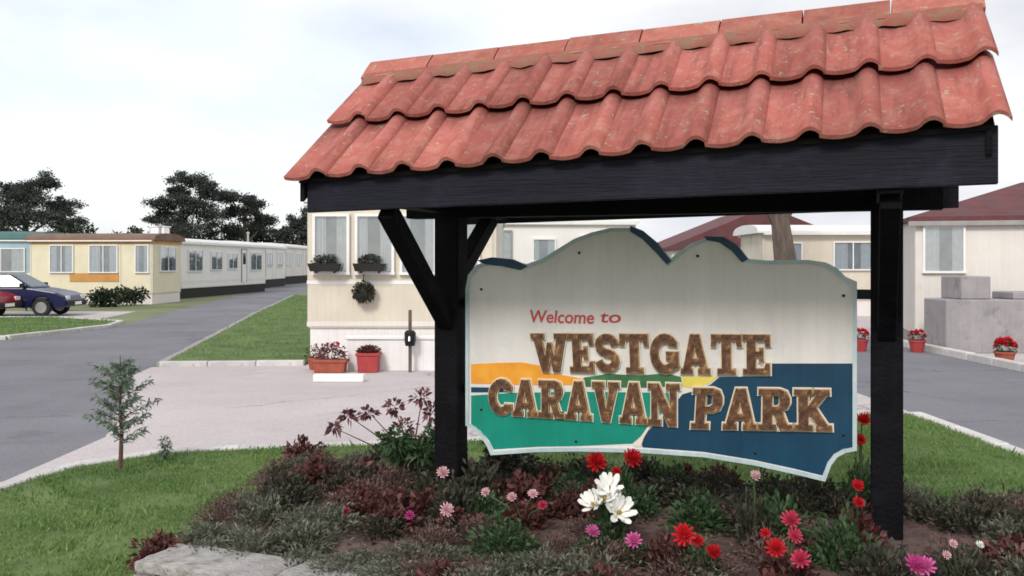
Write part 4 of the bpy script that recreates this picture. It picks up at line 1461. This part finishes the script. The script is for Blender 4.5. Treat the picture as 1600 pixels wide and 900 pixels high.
for i in range(15):                                  # clumps that spill over the coping
    s, ww = 0.12 + i * 0.2 + rnd.uniform(-0.06, 0.06), 1.42 + rnd.uniform(-0.05, 0.05)
    p = sw(s, ww)
    k = 'grey' if rnd.random() < 0.7 else 'mauve'
    o = empty('bedding_plant', (p.x, p.y, 0.33), rnd.uniform(0, 6.28))
    tag(o, KIND[k][0] + ', spilling over the coping stones', 'plant', KIND[k][1] + ', spilling over the coping')
    o.scale = (1.05, 1.05, rnd.uniform(0.55, 0.8))
    link('foliage', PROTO[k][rnd.randrange(3)], o)
    link('stem', STUB, o)


def bed_z(p):
    r_ = Vector((p.x, p.y)) - PL
    return bed_h(r_.dot(U), -r_.dot(V))


def flower_plant(label, blooms, leafk='green', leafs=0.55, group=None, style='double', name='flowering_plant'):
    """blooms: (pixel x, pixel y, distance, colour, radius); the plant stands below their middle"""
    pts = [at(px, d, py) for px, py, d, c, r in blooms]
    base = sum(pts, Vector()) / len(pts)
    zb = bed_z(base)
    base = Vector((base.x + 0.02, base.y + 0.04, zb - 0.01))
    root = empty(name, base)
    tag(root, label, 'flower', group)
    f = link('foliage', PROTO[leafk][rnd.randrange(3)], root)
    mz = max(p.z for p in pts) - zb
    f.scale = (leafs * 1.25, leafs * 1.25, max(0.5, min(1.6, mz * 0.8 / 0.17)))
    for p, (px, py, d, c, r) in zip(pts, blooms):
        q = p - base
        stm = MB().tube([(0, 0, 0), (q.x * 0.4, q.y * 0.4 + 0.004, q.z * 0.6), q - Vector((0, 0, 0.005))], [0.006, 0.005, 0.004], 5)
        stm.build('stem', M['stem'], root)
        tl = (R(rnd.uniform(35, 60)), R(rnd.uniform(-15, 15)), R(rnd.uniform(-30, 30)))
        bloom(c, r, root, q, tl, style)
    return root


flower_plant('pair of big red dahlias below the middle of the sign board', [(930, 725, 5.0, 'red', 0.062), (985, 718, 5.0, 'red', 0.068), (962, 738, 4.98, 'red', 0.035)], 'green', 0.6)
flower_plant('tall white lilies below the board, the largest white blooms in the bed', [(952, 764, 4.62, 'white', 0.085), (928, 790, 4.6, 'white', 0.078), (966, 802, 4.55, 'white', 0.08), (944, 782, 4.6, 'white', 0.07), (960, 784, 4.6, 'white', 0.06)], 'green', 0.6,
             style='single')
flower_plant('pale pink bloom at the foot of the left post', [(692, 740, 5.1, 'palepink', 0.043)], 'dark', 0.5)
flower_plant('pale pink bloom in front of the left post, lower of two', [(697, 798, 4.75, 'palepink', 0.044)], 'dark', 0.5)
flower_plant('small dusky pink blooms right of the left post', [(760, 770, 4.9, 'palepink', 0.032), (800, 778, 4.85, 'palepink', 0.03), (832, 773, 4.85, 'palepink', 0.034), (848, 790, 4.8, 'rose', 0.026)], 'bronze', 0.8)
flower_plant('pale pink bloom under the right half of the board', [(1178, 745, 4.55, 'palepink', 0.036)], 'dark', 0.5)
flower_plant('pink bloom below and left of the white lilies', [(925, 832, 4.4, 'pink', 0.046)], 'green', 0.6)
flower_plant('pink bloom directly below the white lilies', [(990, 845, 4.3, 'pink', 0.042)], 'green', 0.6)
flower_plant('bright red blooms in front of the bed, right of the lilies', [(1068, 838, 4.15, 'scarlet', 0.056), (1112, 866, 4.1, 'red', 0.045), (1090, 846, 4.15, 'red', 0.03)], 'green', 0.6)
flower_plant('cluster of rose red blooms near the front of the bed', [(1234, 815, 3.95, 'rose', 0.045), (1211, 860, 3.85, 'scarlet', 0.056), (1252, 876, 3.8, 'rose', 0.045), (1240, 838, 3.9, 'rose', 0.04), (1196, 835, 3.9, 'scarlet', 0.028)],
             'bronze', 0.8)
flower_plant('magenta blooms at the lower right of the bed', [(1428, 885, 3.6, 'magenta', 0.05), (1446, 886, 3.6, 'pink', 0.042)], 'bronze', 0.8)
flower_plant('red blooms in the bed just left of the right post', [(1338, 760, 4.5, 'scarlet', 0.04), (1340, 786, 4.45, 'red', 0.036)], 'bronze', 0.7)
flower_plant('tall red bloom rising behind the right post', [(1346, 660, 5.2, 'red', 0.05), (1343, 690, 5.2, 'red', 0.045)], 'green', 0.6)
flower_plant('tiny pale blooms among dark leaves right of the right post', [(1488, 850, 3.9, 'palepink', 0.022), (1530, 852, 3.9, 'white', 0.022), (1478, 868, 3.85, 'palepink', 0.02)], 'dark', 0.8)
flower_plant('deep purple-pink bloom at the left of the bed', [(640, 806, 4.8, 'magenta', 0.03), (540, 800, 4.9, 'rose', 0.025)], 'mauve', 0.9)


def shrub(name, label, base, clumps, m, twig='twig', n=300, ln=0.05, wd=0.022, up=0.3, cat='shrub'):
    """a small bush: stems run from its foot to leafy clumps (offsets from the foot)"""
    root = empty(name, base)
    tag(root, label, cat)
    b = MB()
    Ps, Ds = [], []
    for (x, y, z, r, rz) in clumps:
        b.tube([(0, 0, -0.03), (x * 0.35, y * 0.35, z * 0.55), (x, y, z)], [0.009, 0.006, 0.002], 5)
        P, d = ball_pts(n, (x, y, z), (r, r, rz), shell=0.1)
        Ps.append(P)
        Ds.append(d + np.array([0, 0, up]) + rng.normal(size=d.shape) * 0.4)
    b.build('stem', M[twig], root)
    P, D = np.concatenate(Ps), np.concatenate(Ds)
    k = len(P)
    link('foliage', leaf_mesh('foliage', P, D, ln * rng.uniform(0.6, 1.3, k), wd * rng.uniform(0.7, 1.2, k), m), root)
    return root


def wispy(cl, x0, x1, z0, z1, n, r):
    return [(rnd.uniform(x0, x1), rnd.uniform(-0.12, 0.12), rnd.uniform(z0, z1), r * rnd.uniform(0.7, 1.3), r * rnd.uniform(0.6, 1.1)) for _ in range(n)]


# green bush round the foot of the left post, red-leaved wispy shrub left of it
p = sw(-0.22, -0.25)
shrub('shrub', 'green bush growing round the foot of the left post', (p.x, p.y, 0.33), wispy(0, -0.25, 0.12, 0.12, 0.3, 9, 0.09), M['lf_green'], 'stem', 150, 0.055, 0.024)
p = sw(0.28, -0.3)
shrub('shrub', 'dark green bush between the left post and the board', (p.x, p.y, 0.33), wispy(0, -0.12, 0.15, 0.1, 0.26, 7, 0.09), M['lf_dark'], 'stem', 150, 0.055, 0.024)
p = sw(-0.42, -0.35)
shrub('shrub', 'wispy red-leaved shrub against the pale forecourt', (p.x, p.y, 0.33), [(-0.42, 0.05, 0.40, 0.045, 0.025), (-0.28, 0.0, 0.43, 0.05, 0.03), (-0.12, 0.02, 0.46, 0.05, 0.04), (0.06, 0.0, 0.52, 0.055, 0.05),
      (0.12, 0.05, 0.42, 0.06, 0.06), (-0.05, 0.0, 0.33, 0.07, 0.05), (0.0, 0.02, 0.22, 0.09, 0.07), (0.2, 0, 0.33, 0.06, 0.05), (-0.5, 0, 0.33, 0.035, 0.02)], M['lf_redleaf'], 'twig', 55, 0.045, 0.024)
# sapling conifer on the lawn
x, y = gp(188, 735, 0.08)
root = empty('sapling', (x, y, 0.08))
tag(root, 'young grey-green conifer sapling on the lawn edge at the left', 'sapling')
MB().tube([(0, 0, -0.03), (0.01, 0, 0.3), (-0.005, 0, 0.62), (0.0, 0, 0.9)], [0.02, 0.016, 0.01, 0.003], 6).build('trunk', M['twig'], root)
Ps, Ds = [], []
b = MB()
for k in range(30):
    z = 0.22 + 0.66 * (k / 33) ** 0.9
    a = k * 2.4
    ln = (0.21 * math.sin(min(1, max(0.15, (0.97 - z) / 0.62)) * math.pi * 0.55) + 0.02) * rnd.uniform(0.45, 1.3)
    tip = Vector((ln * math.cos(a), ln * math.sin(a), z + ln * 0.5))
    b.tube([(0, 0, z), tip], [0.005, 0.001], 4)
    m_ = 88
    t = rng.random((m_, 1)) ** 0.8
    P = np.array([0, 0, z]) + t * (np.array(tip) - np.array([0, 0, z])) + rng.normal(size=(m_, 3)) * 0.012
    Ps.append(P)
    Ds.append(np.tile(np.array([math.cos(a), math.sin(a), 0.5]), (m_, 1)) + rng.normal(size=(m_, 3)) * 0.7)
b.build('branch', M['twig'], root)
P, D = np.concatenate(Ps), np.concatenate(Ds)
link('foliage', leaf_mesh('foliage', P, D, rng.uniform(0.03, 0.06, len(P)), rng.uniform(0.009, 0.015, len(P)), M['lf_spruce']), root)
x, y = gp(258, 722, 0.08)
shrub('sprig', 'small green sprig on the lawn right of the sapling', (x, y, 0.08), [(0, 0, 0.17, 0.045, 0.04), (0.02, 0, 0.11, 0.03, 0.03), (-0.015, 0, 0.06, 0.03, 0.03)], M['lf_spruce'], 'stem', 60, 0.035, 0.014, cat='plant')

# ------------------------------------------------------------------ things round the cream caravan
FY = 20.7 - 4.8                                      # its end wall
for (px, label) in ((507, 'dark planted window box under the left window of the cream caravan'), (577, 'dark planted window box under the middle window of the cream caravan')):
    p = at(px, FY - 0.2, 424)
    root = empty('window_box', p)
    tag(root, label, 'window box')
    MB().add([(-0.22, -0.09, 0), (0.22, -0.09, 0), (0.22, 0.09, 0), (-0.22, 0.09, 0), (-0.26, -0.11, 0.13), (0.26, -0.11, 0.13), (0.26, 0.11, 0.13), (-0.26, 0.11, 0.13)],
             [(0, 3, 2, 1), (0, 1, 5, 4), (1, 2, 6, 5), (2, 3, 7, 6), (3, 0, 4, 7), (4, 5, 6, 7)]).build('trough', M['dark'], root)
    P, d = ball_pts(420, (0, 0, 0.17), (0.2, 0.08, 0.1), shell=0.1)
    link('foliage', leaf_mesh('foliage', P, d + np.array([0, 0, .4]), 0.05, 0.025, M['lf_dark']), root)
    for sx in (-0.15, 0.15):
        MB().box(sx - 0.01, sx + 0.01, 0.0, 0.135, -0.03, -0.002).build('bracket', M['iron'], root)
p = at(568, FY - 0.16, 458)
root = empty('hanging_basket', p)
tag(root, 'round dark green hanging basket on the cream caravan wall', 'basket')
MB().lathe([(0.03, -0.13), (0.1, -0.1), (0.145, -0.03), (0.15, 0.0)], 14).build('basket', M['dark'], root)
P, d = ball_pts(900, (0, 0, 0.02), (0.17, 0.13, 0.17), shell=0.3)
link('foliage', leaf_mesh('foliage', P, d, 0.05, 0.026, M['lf_dark']), root)
MB().tube([(0, 0.14, 0.3), (0, 0.0, 0.3), (0, 0, 0.18)], 0.008, 6).build('bracket', M['iron'], root)


def tub(label, px, py, d, r, h, mt, leaf, flower, n=220, fr=0.05, nf=9, spread=1.0, zl=0.0):
    x = (px - 800) / FPX * d
    root = empty('planter', (x, d, zl))
    tag(root, label, 'planter')
    MB().lathe([(r * 0.72, 0), (r * 0.98, h * 0.85), (r * 1.08, h * 0.85), (r * 1.08, h), (r * 0.92, h), (r * 0.9, h * 0.9)], 16).build('pot', M[mt], root)
    P, dd = ball_pts(n, (0, 0, h + r * 0.35 * spread), (r * spread, r * spread, r * 0.8 * spread), shell=0.2)
    link('foliage', leaf_mesh('foliage', P, dd + np.array([0, 0, .3]), 0.3 * r, 0.16 * r, M[leaf]), root)
    for k in range(nf):
        a, e = rnd.uniform(0, 6.28), rnd.uniform(0.1, 1.3)
        v = Vector((math.cos(a) * math.cos(e) * r * spread, math.sin(a) * math.cos(e) * r * spread, h + r * 0.35 * spread + math.sin(e) * r * 0.8 * spread))
        bloom(flower, fr, root, v, (R(20) * math.sin(a), 0, a))
    return root


def trough(label, px, d, wd, dep, h, mt, leaf, flower, lh, nf):
    root = empty('planter', ((px - 800) / FPX * d, d, 0.008))
    tag(root, label, 'planter')
    a, c = wd / 2, dep / 2
    MB().hexa([(-a * .88, -c * .88, 0), (a * .88, -c * .88, 0), (a * .88, c * .88, 0), (-a * .88, c * .88, 0), (-a, -c, h), (a, -c, h), (a, c, h), (-a, c, h)]).build('trough', M[mt], root, bevel=0.01)
    MB().box(-a - 0.015, a + 0.015, -c - 0.015, c + 0.015, h - 0.04, h + 0.005).build('lip', M[mt], root, bevel=0.008)
    P, dd = ball_pts(420, (0, 0, h + lh * 0.35), (a * 0.95, c * 0.95, lh * 0.6), shell=0.1)
    link('foliage', leaf_mesh('foliage', P, dd + np.array([0, 0, .5]), 0.06, 0.03, M[leaf]), root)
    for k in range(nf):
        bloom(flower, 0.035, root, Vector((rnd.uniform(-a, a) * .8, rnd.uniform(-c, c) * .8, h + lh * rnd.uniform(0.5, 0.95))), (R(rnd.uniform(10, 50)), 0, rnd.uniform(0, 6)))
    return root


trough('low terracotta trough with brown-red plants by the caravan, left of two', 516, 14.95, 0.52, 0.26, 0.2, 'terracotta', 'lf_redleaf', 'red', 0.26, 5)
trough('square red planter by the cream caravan, right of two', 576, 15.0, 0.34, 0.3, 0.3, 'red_tub', 'lf_bronze', 'red', 0.1, 2)
tub('bronze-leaved pot at the corner of the cream caravan', 494, 570, 15.35, 0.14, 0.2, 'terracotta', 'lf_green', 'orange', 240, 0.03, 2, 1.2)
# white painted low wall in front of the caravan and the white block
root = empty('low_wall', (-1.3, 15.28, 0))
tag(root, 'low white painted wall in front of the cream caravan', 'wall')
MB().box(-1.3, 1.2, -0.1, 0.1, 0, 0.5).build('wall_body', M['white_paint'], root, bevel=0.01)
MB().box(-1.34, 1.24, -0.13, 0.13, 0.5, 0.56).build('coping', M['white_trim'], root, bevel=0.01)
x, y = gp(529, 597, 0.008)
o = MB().box(-0.36, 0.36, -0.09, 0.09, 0, 0.11).build('kerb_block', M['white_trim'], bevel=0.02, seg=2)
o.location = (x, y + 0.05, 0.008)
tag(o, 'white painted kerb block lying on the pale forecourt', 'block')
p = at(641, 15.0, 535)
root = empty('standpipe', (p.x, 14.98, 0))
tag(root, 'thin dark standpipe with tap in front of the white wall', 'standpipe')
MB().box(-0.025, 0.025, -0.025, 0.025, 0, 0.98).build('post', M['bark'], root, bevel=0.006)
MB().tube([(0, -0.03, 0.55), (0, -0.1, 0.56), (0, -0.12, 0.5)], 0.018, 8).build('tap', M['metal'], root)
MB().lathe([(0.075, 0.42), (0.09, 0.5), (0.09, 0.62), (0.06, 0.66)], 10).build('bracket_collar', M['iron'], root)
# flower tubs by the right-hand road
tub('round red flowered tub beside the kerb at the right edge', 1570, 560, 16.4, 0.17, 0.2, 'terracotta', 'lf_green', 'red', 260, 0.055, 46, 1.0)
tub('red flowered pot between the right post and the grey steps', 1433, 520, 18.4, 0.15, 0.24, 'red_tub', 'lf_bronze', 'red', 200, 0.045, 22, 1.0)
tub('red flowered pot showing between the board and the right post', 1344, 520, 18.6, 0.15, 0.24, 'red_tub', 'lf_bronze', 'red', 200, 0.045, 22, 1.0)


# ------------------------------------------------------------------ cars
def car(label, loc, rz, paint):
    root = empty('parked_car', loc, R(rz))
    tag(root, label, 'car', 'cars parked on the left')
    prof = [(-2.0, 0.34), (-2.02, 0.6), (-1.96, 0.86), (-1.75, 0.93), (0.75, 0.93), (1.0, 0.9), (1.7, 0.78), (1.98, 0.66), (2.04, 0.5), (2.02, 0.3)]
    for cx in (1.25, -1.25):
        prof += [(cx + 0.36 * math.cos(a), 0.28 + 0.36 * math.sin(a)) for a in [R(0 + 180 * k / 8) for k in range(9)]]
        if cx > 0: prof += []
    body = MB().prism(prof, -0.8, 0.8).build('body', M[paint], root, bevel=0.05, seg=2, tri=True)
    b = MB()
    bt = [(-1.85, 0.92), (0.95, 0.92), (0.2, 1.36), (-1.4, 1.36)]
    hw = [0.74, 0.74, 0.58, 0.58]
    q = [(-1.85, -.74, .92), (.95, -.74, .92), (.95, .74, .92), (-1.85, .74, .92), (-1.4, -.58, 1.36), (.2, -.58, 1.36), (.2, .58, 1.36), (-1.4, .58, 1.36)]
    b.hexa(q).build('cabin', M[paint], root, bevel=0.04, seg=2)

    def pane(name, a):
        c = sum((Vector(p) for p in a), Vector()) / 4
        n = (Vector(a[1]) - Vector(a[0])).cross(Vector(a[3]) - Vector(a[0])).normalized()
        pts = [c + (Vector(p) - c) * 0.84 + n * 0.006 for p in a]
        pt2 = [p - n * 0.03 for p in pts]
        MB().hexa(pt2 + pts).build(name, M['car_glass'], root)
    pane('windscreen', [q[1], q[2], q[6], q[5]])
    pane('rear_window', [q[3], q[0], q[4], q[7]])
    for s_ in (-1, 1):
        y0, y1 = s_ * 0.74, s_ * 0.58
        mid = -0.45
        for (xa, xb, xc, xd) in ((mid, .95, .2, mid), (-1.85, mid, mid, -1.4)):
            a = [(xa, y0, .92), (xb, y0, .92), (xc, y1, 1.36), (xd, y1, 1.36)]
            pane('side_window', a if s_ < 0 else [a[1], a[0], a[3], a[2]])
    for cx in (1.25, -1.25):
        for s_ in (-1, 1):
            wh = empty('wheel', (cx, s_ * 0.72, 0.29), 0, root)
            wh.rotation_euler = (R(90), 0, 0)
            MB().lathe([(0.19, -0.09), (0.27, -0.09), (0.29, -0.06), (0.29, 0.06), (0.27, 0.09), (0.19, 0.09)], 20).build('tyre', M['rubber'], wh)
            MB().lathe([(0.18, -0.094), (0.18, 0.094)], 14).build('rim', M['metal'], wh)
    for s_ in (-1, 1):
        MB().box(1.9, 2.035, s_ * 0.6 - 0.14, s_ * 0.6 + 0.14, 0.54, 0.66).build('headlight', M['lamp'], root, bevel=0.01)
        MB().box(-2.035, -1.95, s_ * 0.65 - 0.08, s_ * 0.65 + 0.08, 0.6, 0.8).build('tail_light', M['red_paint'], root)
        MB().box(0.62, 0.75, s_ * 0.86 - 0.08, s_ * 0.86 + 0.08, 0.95, 1.07).build('mirror', M['rubber'], root, bevel=0.02)
    for s_ in (-1, 1):
        MB().box(-0.85, 0.85, s_ * 0.805 - 0.008, s_ * 0.805 + 0.008, 0.5, 0.56).build('side_moulding', M['rubber'], root)
        for xx in (-0.5, 0.72):
            MB().box(xx - 0.006, xx + 0.006, s_ * 0.8 - 0.003, s_ * 0.8 + 0.003, 0.38, 0.88).build('door_gap', M['rubber'], root)
    MB().box(2.1, 2.112, -0.26, 0.26, 0.36, 0.46).build('number_plate', M['white_trim'], root)
    MB().box(2.0, 2.1, -0.74, 0.74, 0.34, 0.48).build('bumper', M['rubber'], root, bevel=0.02)
    MB().box(-2.1, -2.0, -0.74, 0.74, 0.36, 0.5).build('bumper', M['rubber'], root, bevel=0.02)
    return root


x = (118 - 800) / FPX * 31.4
car('navy blue car parked in front of the yellow caravan', (x - 2.06, 31.4, 0.008), 3, 'navy_paint')
x = (23 - 800) / FPX * 30.2
car('dark red car cut off by the left edge', (x - 2.06, 29.9, 0.008), -2, 'red_paint')


# ------------------------------------------------------------------ trees and hedges far behind
def far_tree(name, label, d, clumps, foot_px, group, leaf=0.24, dens=2.9, mt='pine', twigs=True):
    pxm = FPX / d
    bx = (foot_px - 800) / pxm
    root = empty(name, (bx, d, 0))
    tag(root, label, 'tree', group)
    b = MB()
    cs = []
    for (px, py, rx, ry) in clumps:
        cs.append((Vector(((px - 800) / pxm - bx, rnd.uniform(-1, 1) * rx / pxm * 0.9, EYE - (py - HORIZ) / pxm)), rx / pxm, ry / pxm))
    top = max(c.z for c, _, _ in cs)
    tp = Vector((sum(c.x for c, _, _ in cs) / len(cs), 0, top * 0.86))
    trunk = [Vector((0, 0, -0.1)), Vector((tp.x * 0.15 + 0.15, 0.1, top * 0.3)), Vector((tp.x * 0.6 - 0.1, -0.1, top * 0.6)), tp]
    b.tube(trunk, [0.42, 0.32, 0.22, 0.08], 8)
    b.build('trunk', M['bark'], root)
    lb = MB()
    Ps, Ds = [], []
    for c, rx, rz in cs:
        t = max(0.25, min(0.95, (c.z - rz) / top * 0.8))
        k = t * 3
        i = min(2, int(k))
        st_ = trunk[i].lerp(trunk[i + 1], k - i)
        lb.tube([st_, st_.lerp(c, 0.6) - Vector((0, 0, 0.2)), c], [0.14, 0.09, 0.03], 6)
        nsub = 15
        for q in range(nsub):
            v = rng.normal(size=3)
            v /= np.linalg.norm(v)
            cc = np.array(c) + v * np.array([rx, rx, rz * 1.25]) * rng.uniform(0.2, 1.0)
            sz = rng.uniform(0.16, 0.42)
            n = int(260 * dens * sz)
            P = cc + rng.normal(size=(n, 3)) * np.array([rx, rx, max(rz, rx * 0.45)]) * sz * 0.62
            dd = (P - np.array(c)) / rx
            Ps.append(P)
            Ds.append(dd + np.array([0, 0, 0.3]) + rng.normal(size=dd.shape) * 0.7)
    lb.build('limb', M['bark'], root)
    P, D = np.concatenate(Ps), np.concatenate(Ds)
    link('crown', leaf_mesh('crown', P, D, leaf * rng.uniform(0.6, 1.3, len(P)), leaf * 0.55 * rng.uniform(0.7, 1.2, len(P)), M[mt], droop=0.05), root)
    return root


GT = 'windswept trees behind the caravans'
far_tree('pine_tree', 'dark windswept tree at the left edge behind the caravans', 98, [(12, 300, 34, 18), (66, 284, 26, 15), (48, 312, 40, 18), (92, 326, 26, 14), (-22, 310, 34, 24), (20, 336, 44, 20), (78, 344, 44, 16), (110, 350, 26, 12), (-10, 355, 40, 18)], 40, GT)
far_tree('pine_tree', 'tallest dark pine behind the white caravans, flat layered crown', 100, [(288, 280, 36, 9), (272, 300, 20, 9), (328, 296, 18, 15), (250, 318, 28, 9), (300, 318, 34, 14), (240, 340, 24, 8), (318, 338, 34, 16), (275, 345, 36, 14), (290, 362, 50, 12)], 292, GT)
far_tree('pine_tree', 'smaller dark pine right of the tallest one', 104, [(368, 310, 28, 8), (400, 322, 20, 12), (374, 336, 30, 14), (412, 346, 18, 14), (390, 356, 36, 14), (356, 362, 26, 12)], 384, GT)
far_tree('dark_bush', 'small dark tree at the shelter corner, far behind', 100, [(462, 352, 16, 12), (446, 366, 16, 9), (478, 346, 16, 14), (490, 366, 22, 10)], 468, GT)
p = at(1222, 24.5, 400)
root = far_tree('garden_tree', 'brown trunked tree behind the board near the right post', 26.0, [(1185, 215, 34, 36), (1245, 190, 38, 40), (1215, 250, 45, 34), (1262, 262, 28, 28), (1180, 285, 24, 20)], 1222, None, 0.11, 1.0, 'hedge')


def hedge(label, px0, px1, d, h, dep=2.0, n=7000):
    pxm = FPX / d
    x0, x1 = (px0 - 800) / pxm, (px1 - 800) / pxm
    cx = (x0 + x1) / 2
    root = empty('hedge', (cx, d, 0))
    tag(root, label, 'hedge', 'hedges behind the caravans')
    x = rng.uniform(x0 - cx, x1 - cx, n)
    top = h * (0.86 + 0.10 * np.sin(x * 0.9) + 0.06 * np.sin(x * 2.3 + 1))
    z = rng.random(n) ** 0.7 * top
    y = rng.uniform(-dep / 2, dep / 2, n)
    P = np.stack([x, y, z], 1)
    D = rng.normal(size=(n, 3)) + np.array([0, -0.3, 0.4])
    link('foliage', leaf_mesh('foliage', P, D, 0.4 * rng.uniform(0.6, 1.3, n), 0.24 * rng.uniform(0.7, 1.2, n), M['hedge'], droop=0.05), root)
    b = MB()
    k = 8
    for i in range(k):
        xx = (x0 - cx) + (x1 - x0) * (i + 0.5) / k
        b.tube([(xx, 0, -0.05), (xx + 0.1, 0, h * 0.6)], [0.09, 0.04], 5)
    b.build('stems', M['bark'], root)
    return root


hedge('dark hedge behind the yellow and blue caravans', -40, 215, 92, 5.6)
hedge('dark hedge behind the row of white caravans', 205, 520, 108, 6.0, n=12000)
hedge('dark shadowy hedge at the back of the park, right of the shelter', 700, 1260, 90, 2.6, n=9000)
for (px, py, d, r, lab) in ((70, 488, 34.6, 0.55, 'dark low bush beside the navy car'), (158, 478, 37.5, 0.5, 'dark low bush below the yellow caravan'), (205, 474, 39, 0.55, 'dark low bush at the corner of the yellow caravan')):
    x = (px - 800) / FPX * d
    shrub('bush', lab, (x, d, 0), [(rnd.uniform(-r, r), rnd.uniform(-.2, .2), rnd.uniform(.2, .5), .35, .28) for _ in range(6)], M['hedge'], 'twig', 160, 0.14, 0.09, cat='bush')

# ------------------------------------------------------------------ grass
bed_poly = [tuple(sw(left_s(W0) - 0.08, W0)), tuple(sw(S1, W0)), tuple(sw(S1, 1.66)), tuple(sw(left_s(1.6) - 0.12, 1.66))]
keep = lambda x, y: ~in_poly(x, y, bed_poly)
grass_blades('grass', 'short green grass of the front lawn round the flower bed', lawn_front, 210000, 0.08, 0.04, (-3.9, 4.3, 3.9, 10.7), keep)
grass_blades('grass', 'green grass of the wedge beside the cream caravan', lawn_wedge, 70000, 0.07, 0.06, (-11.5, -3.4, 15.8, 50))
grass_blades('grass', 'green grass of the strip across the left-hand road', lawn_side, 40000, 0.07, 0.07, (-22, -10.5, 19.8, 29.4))
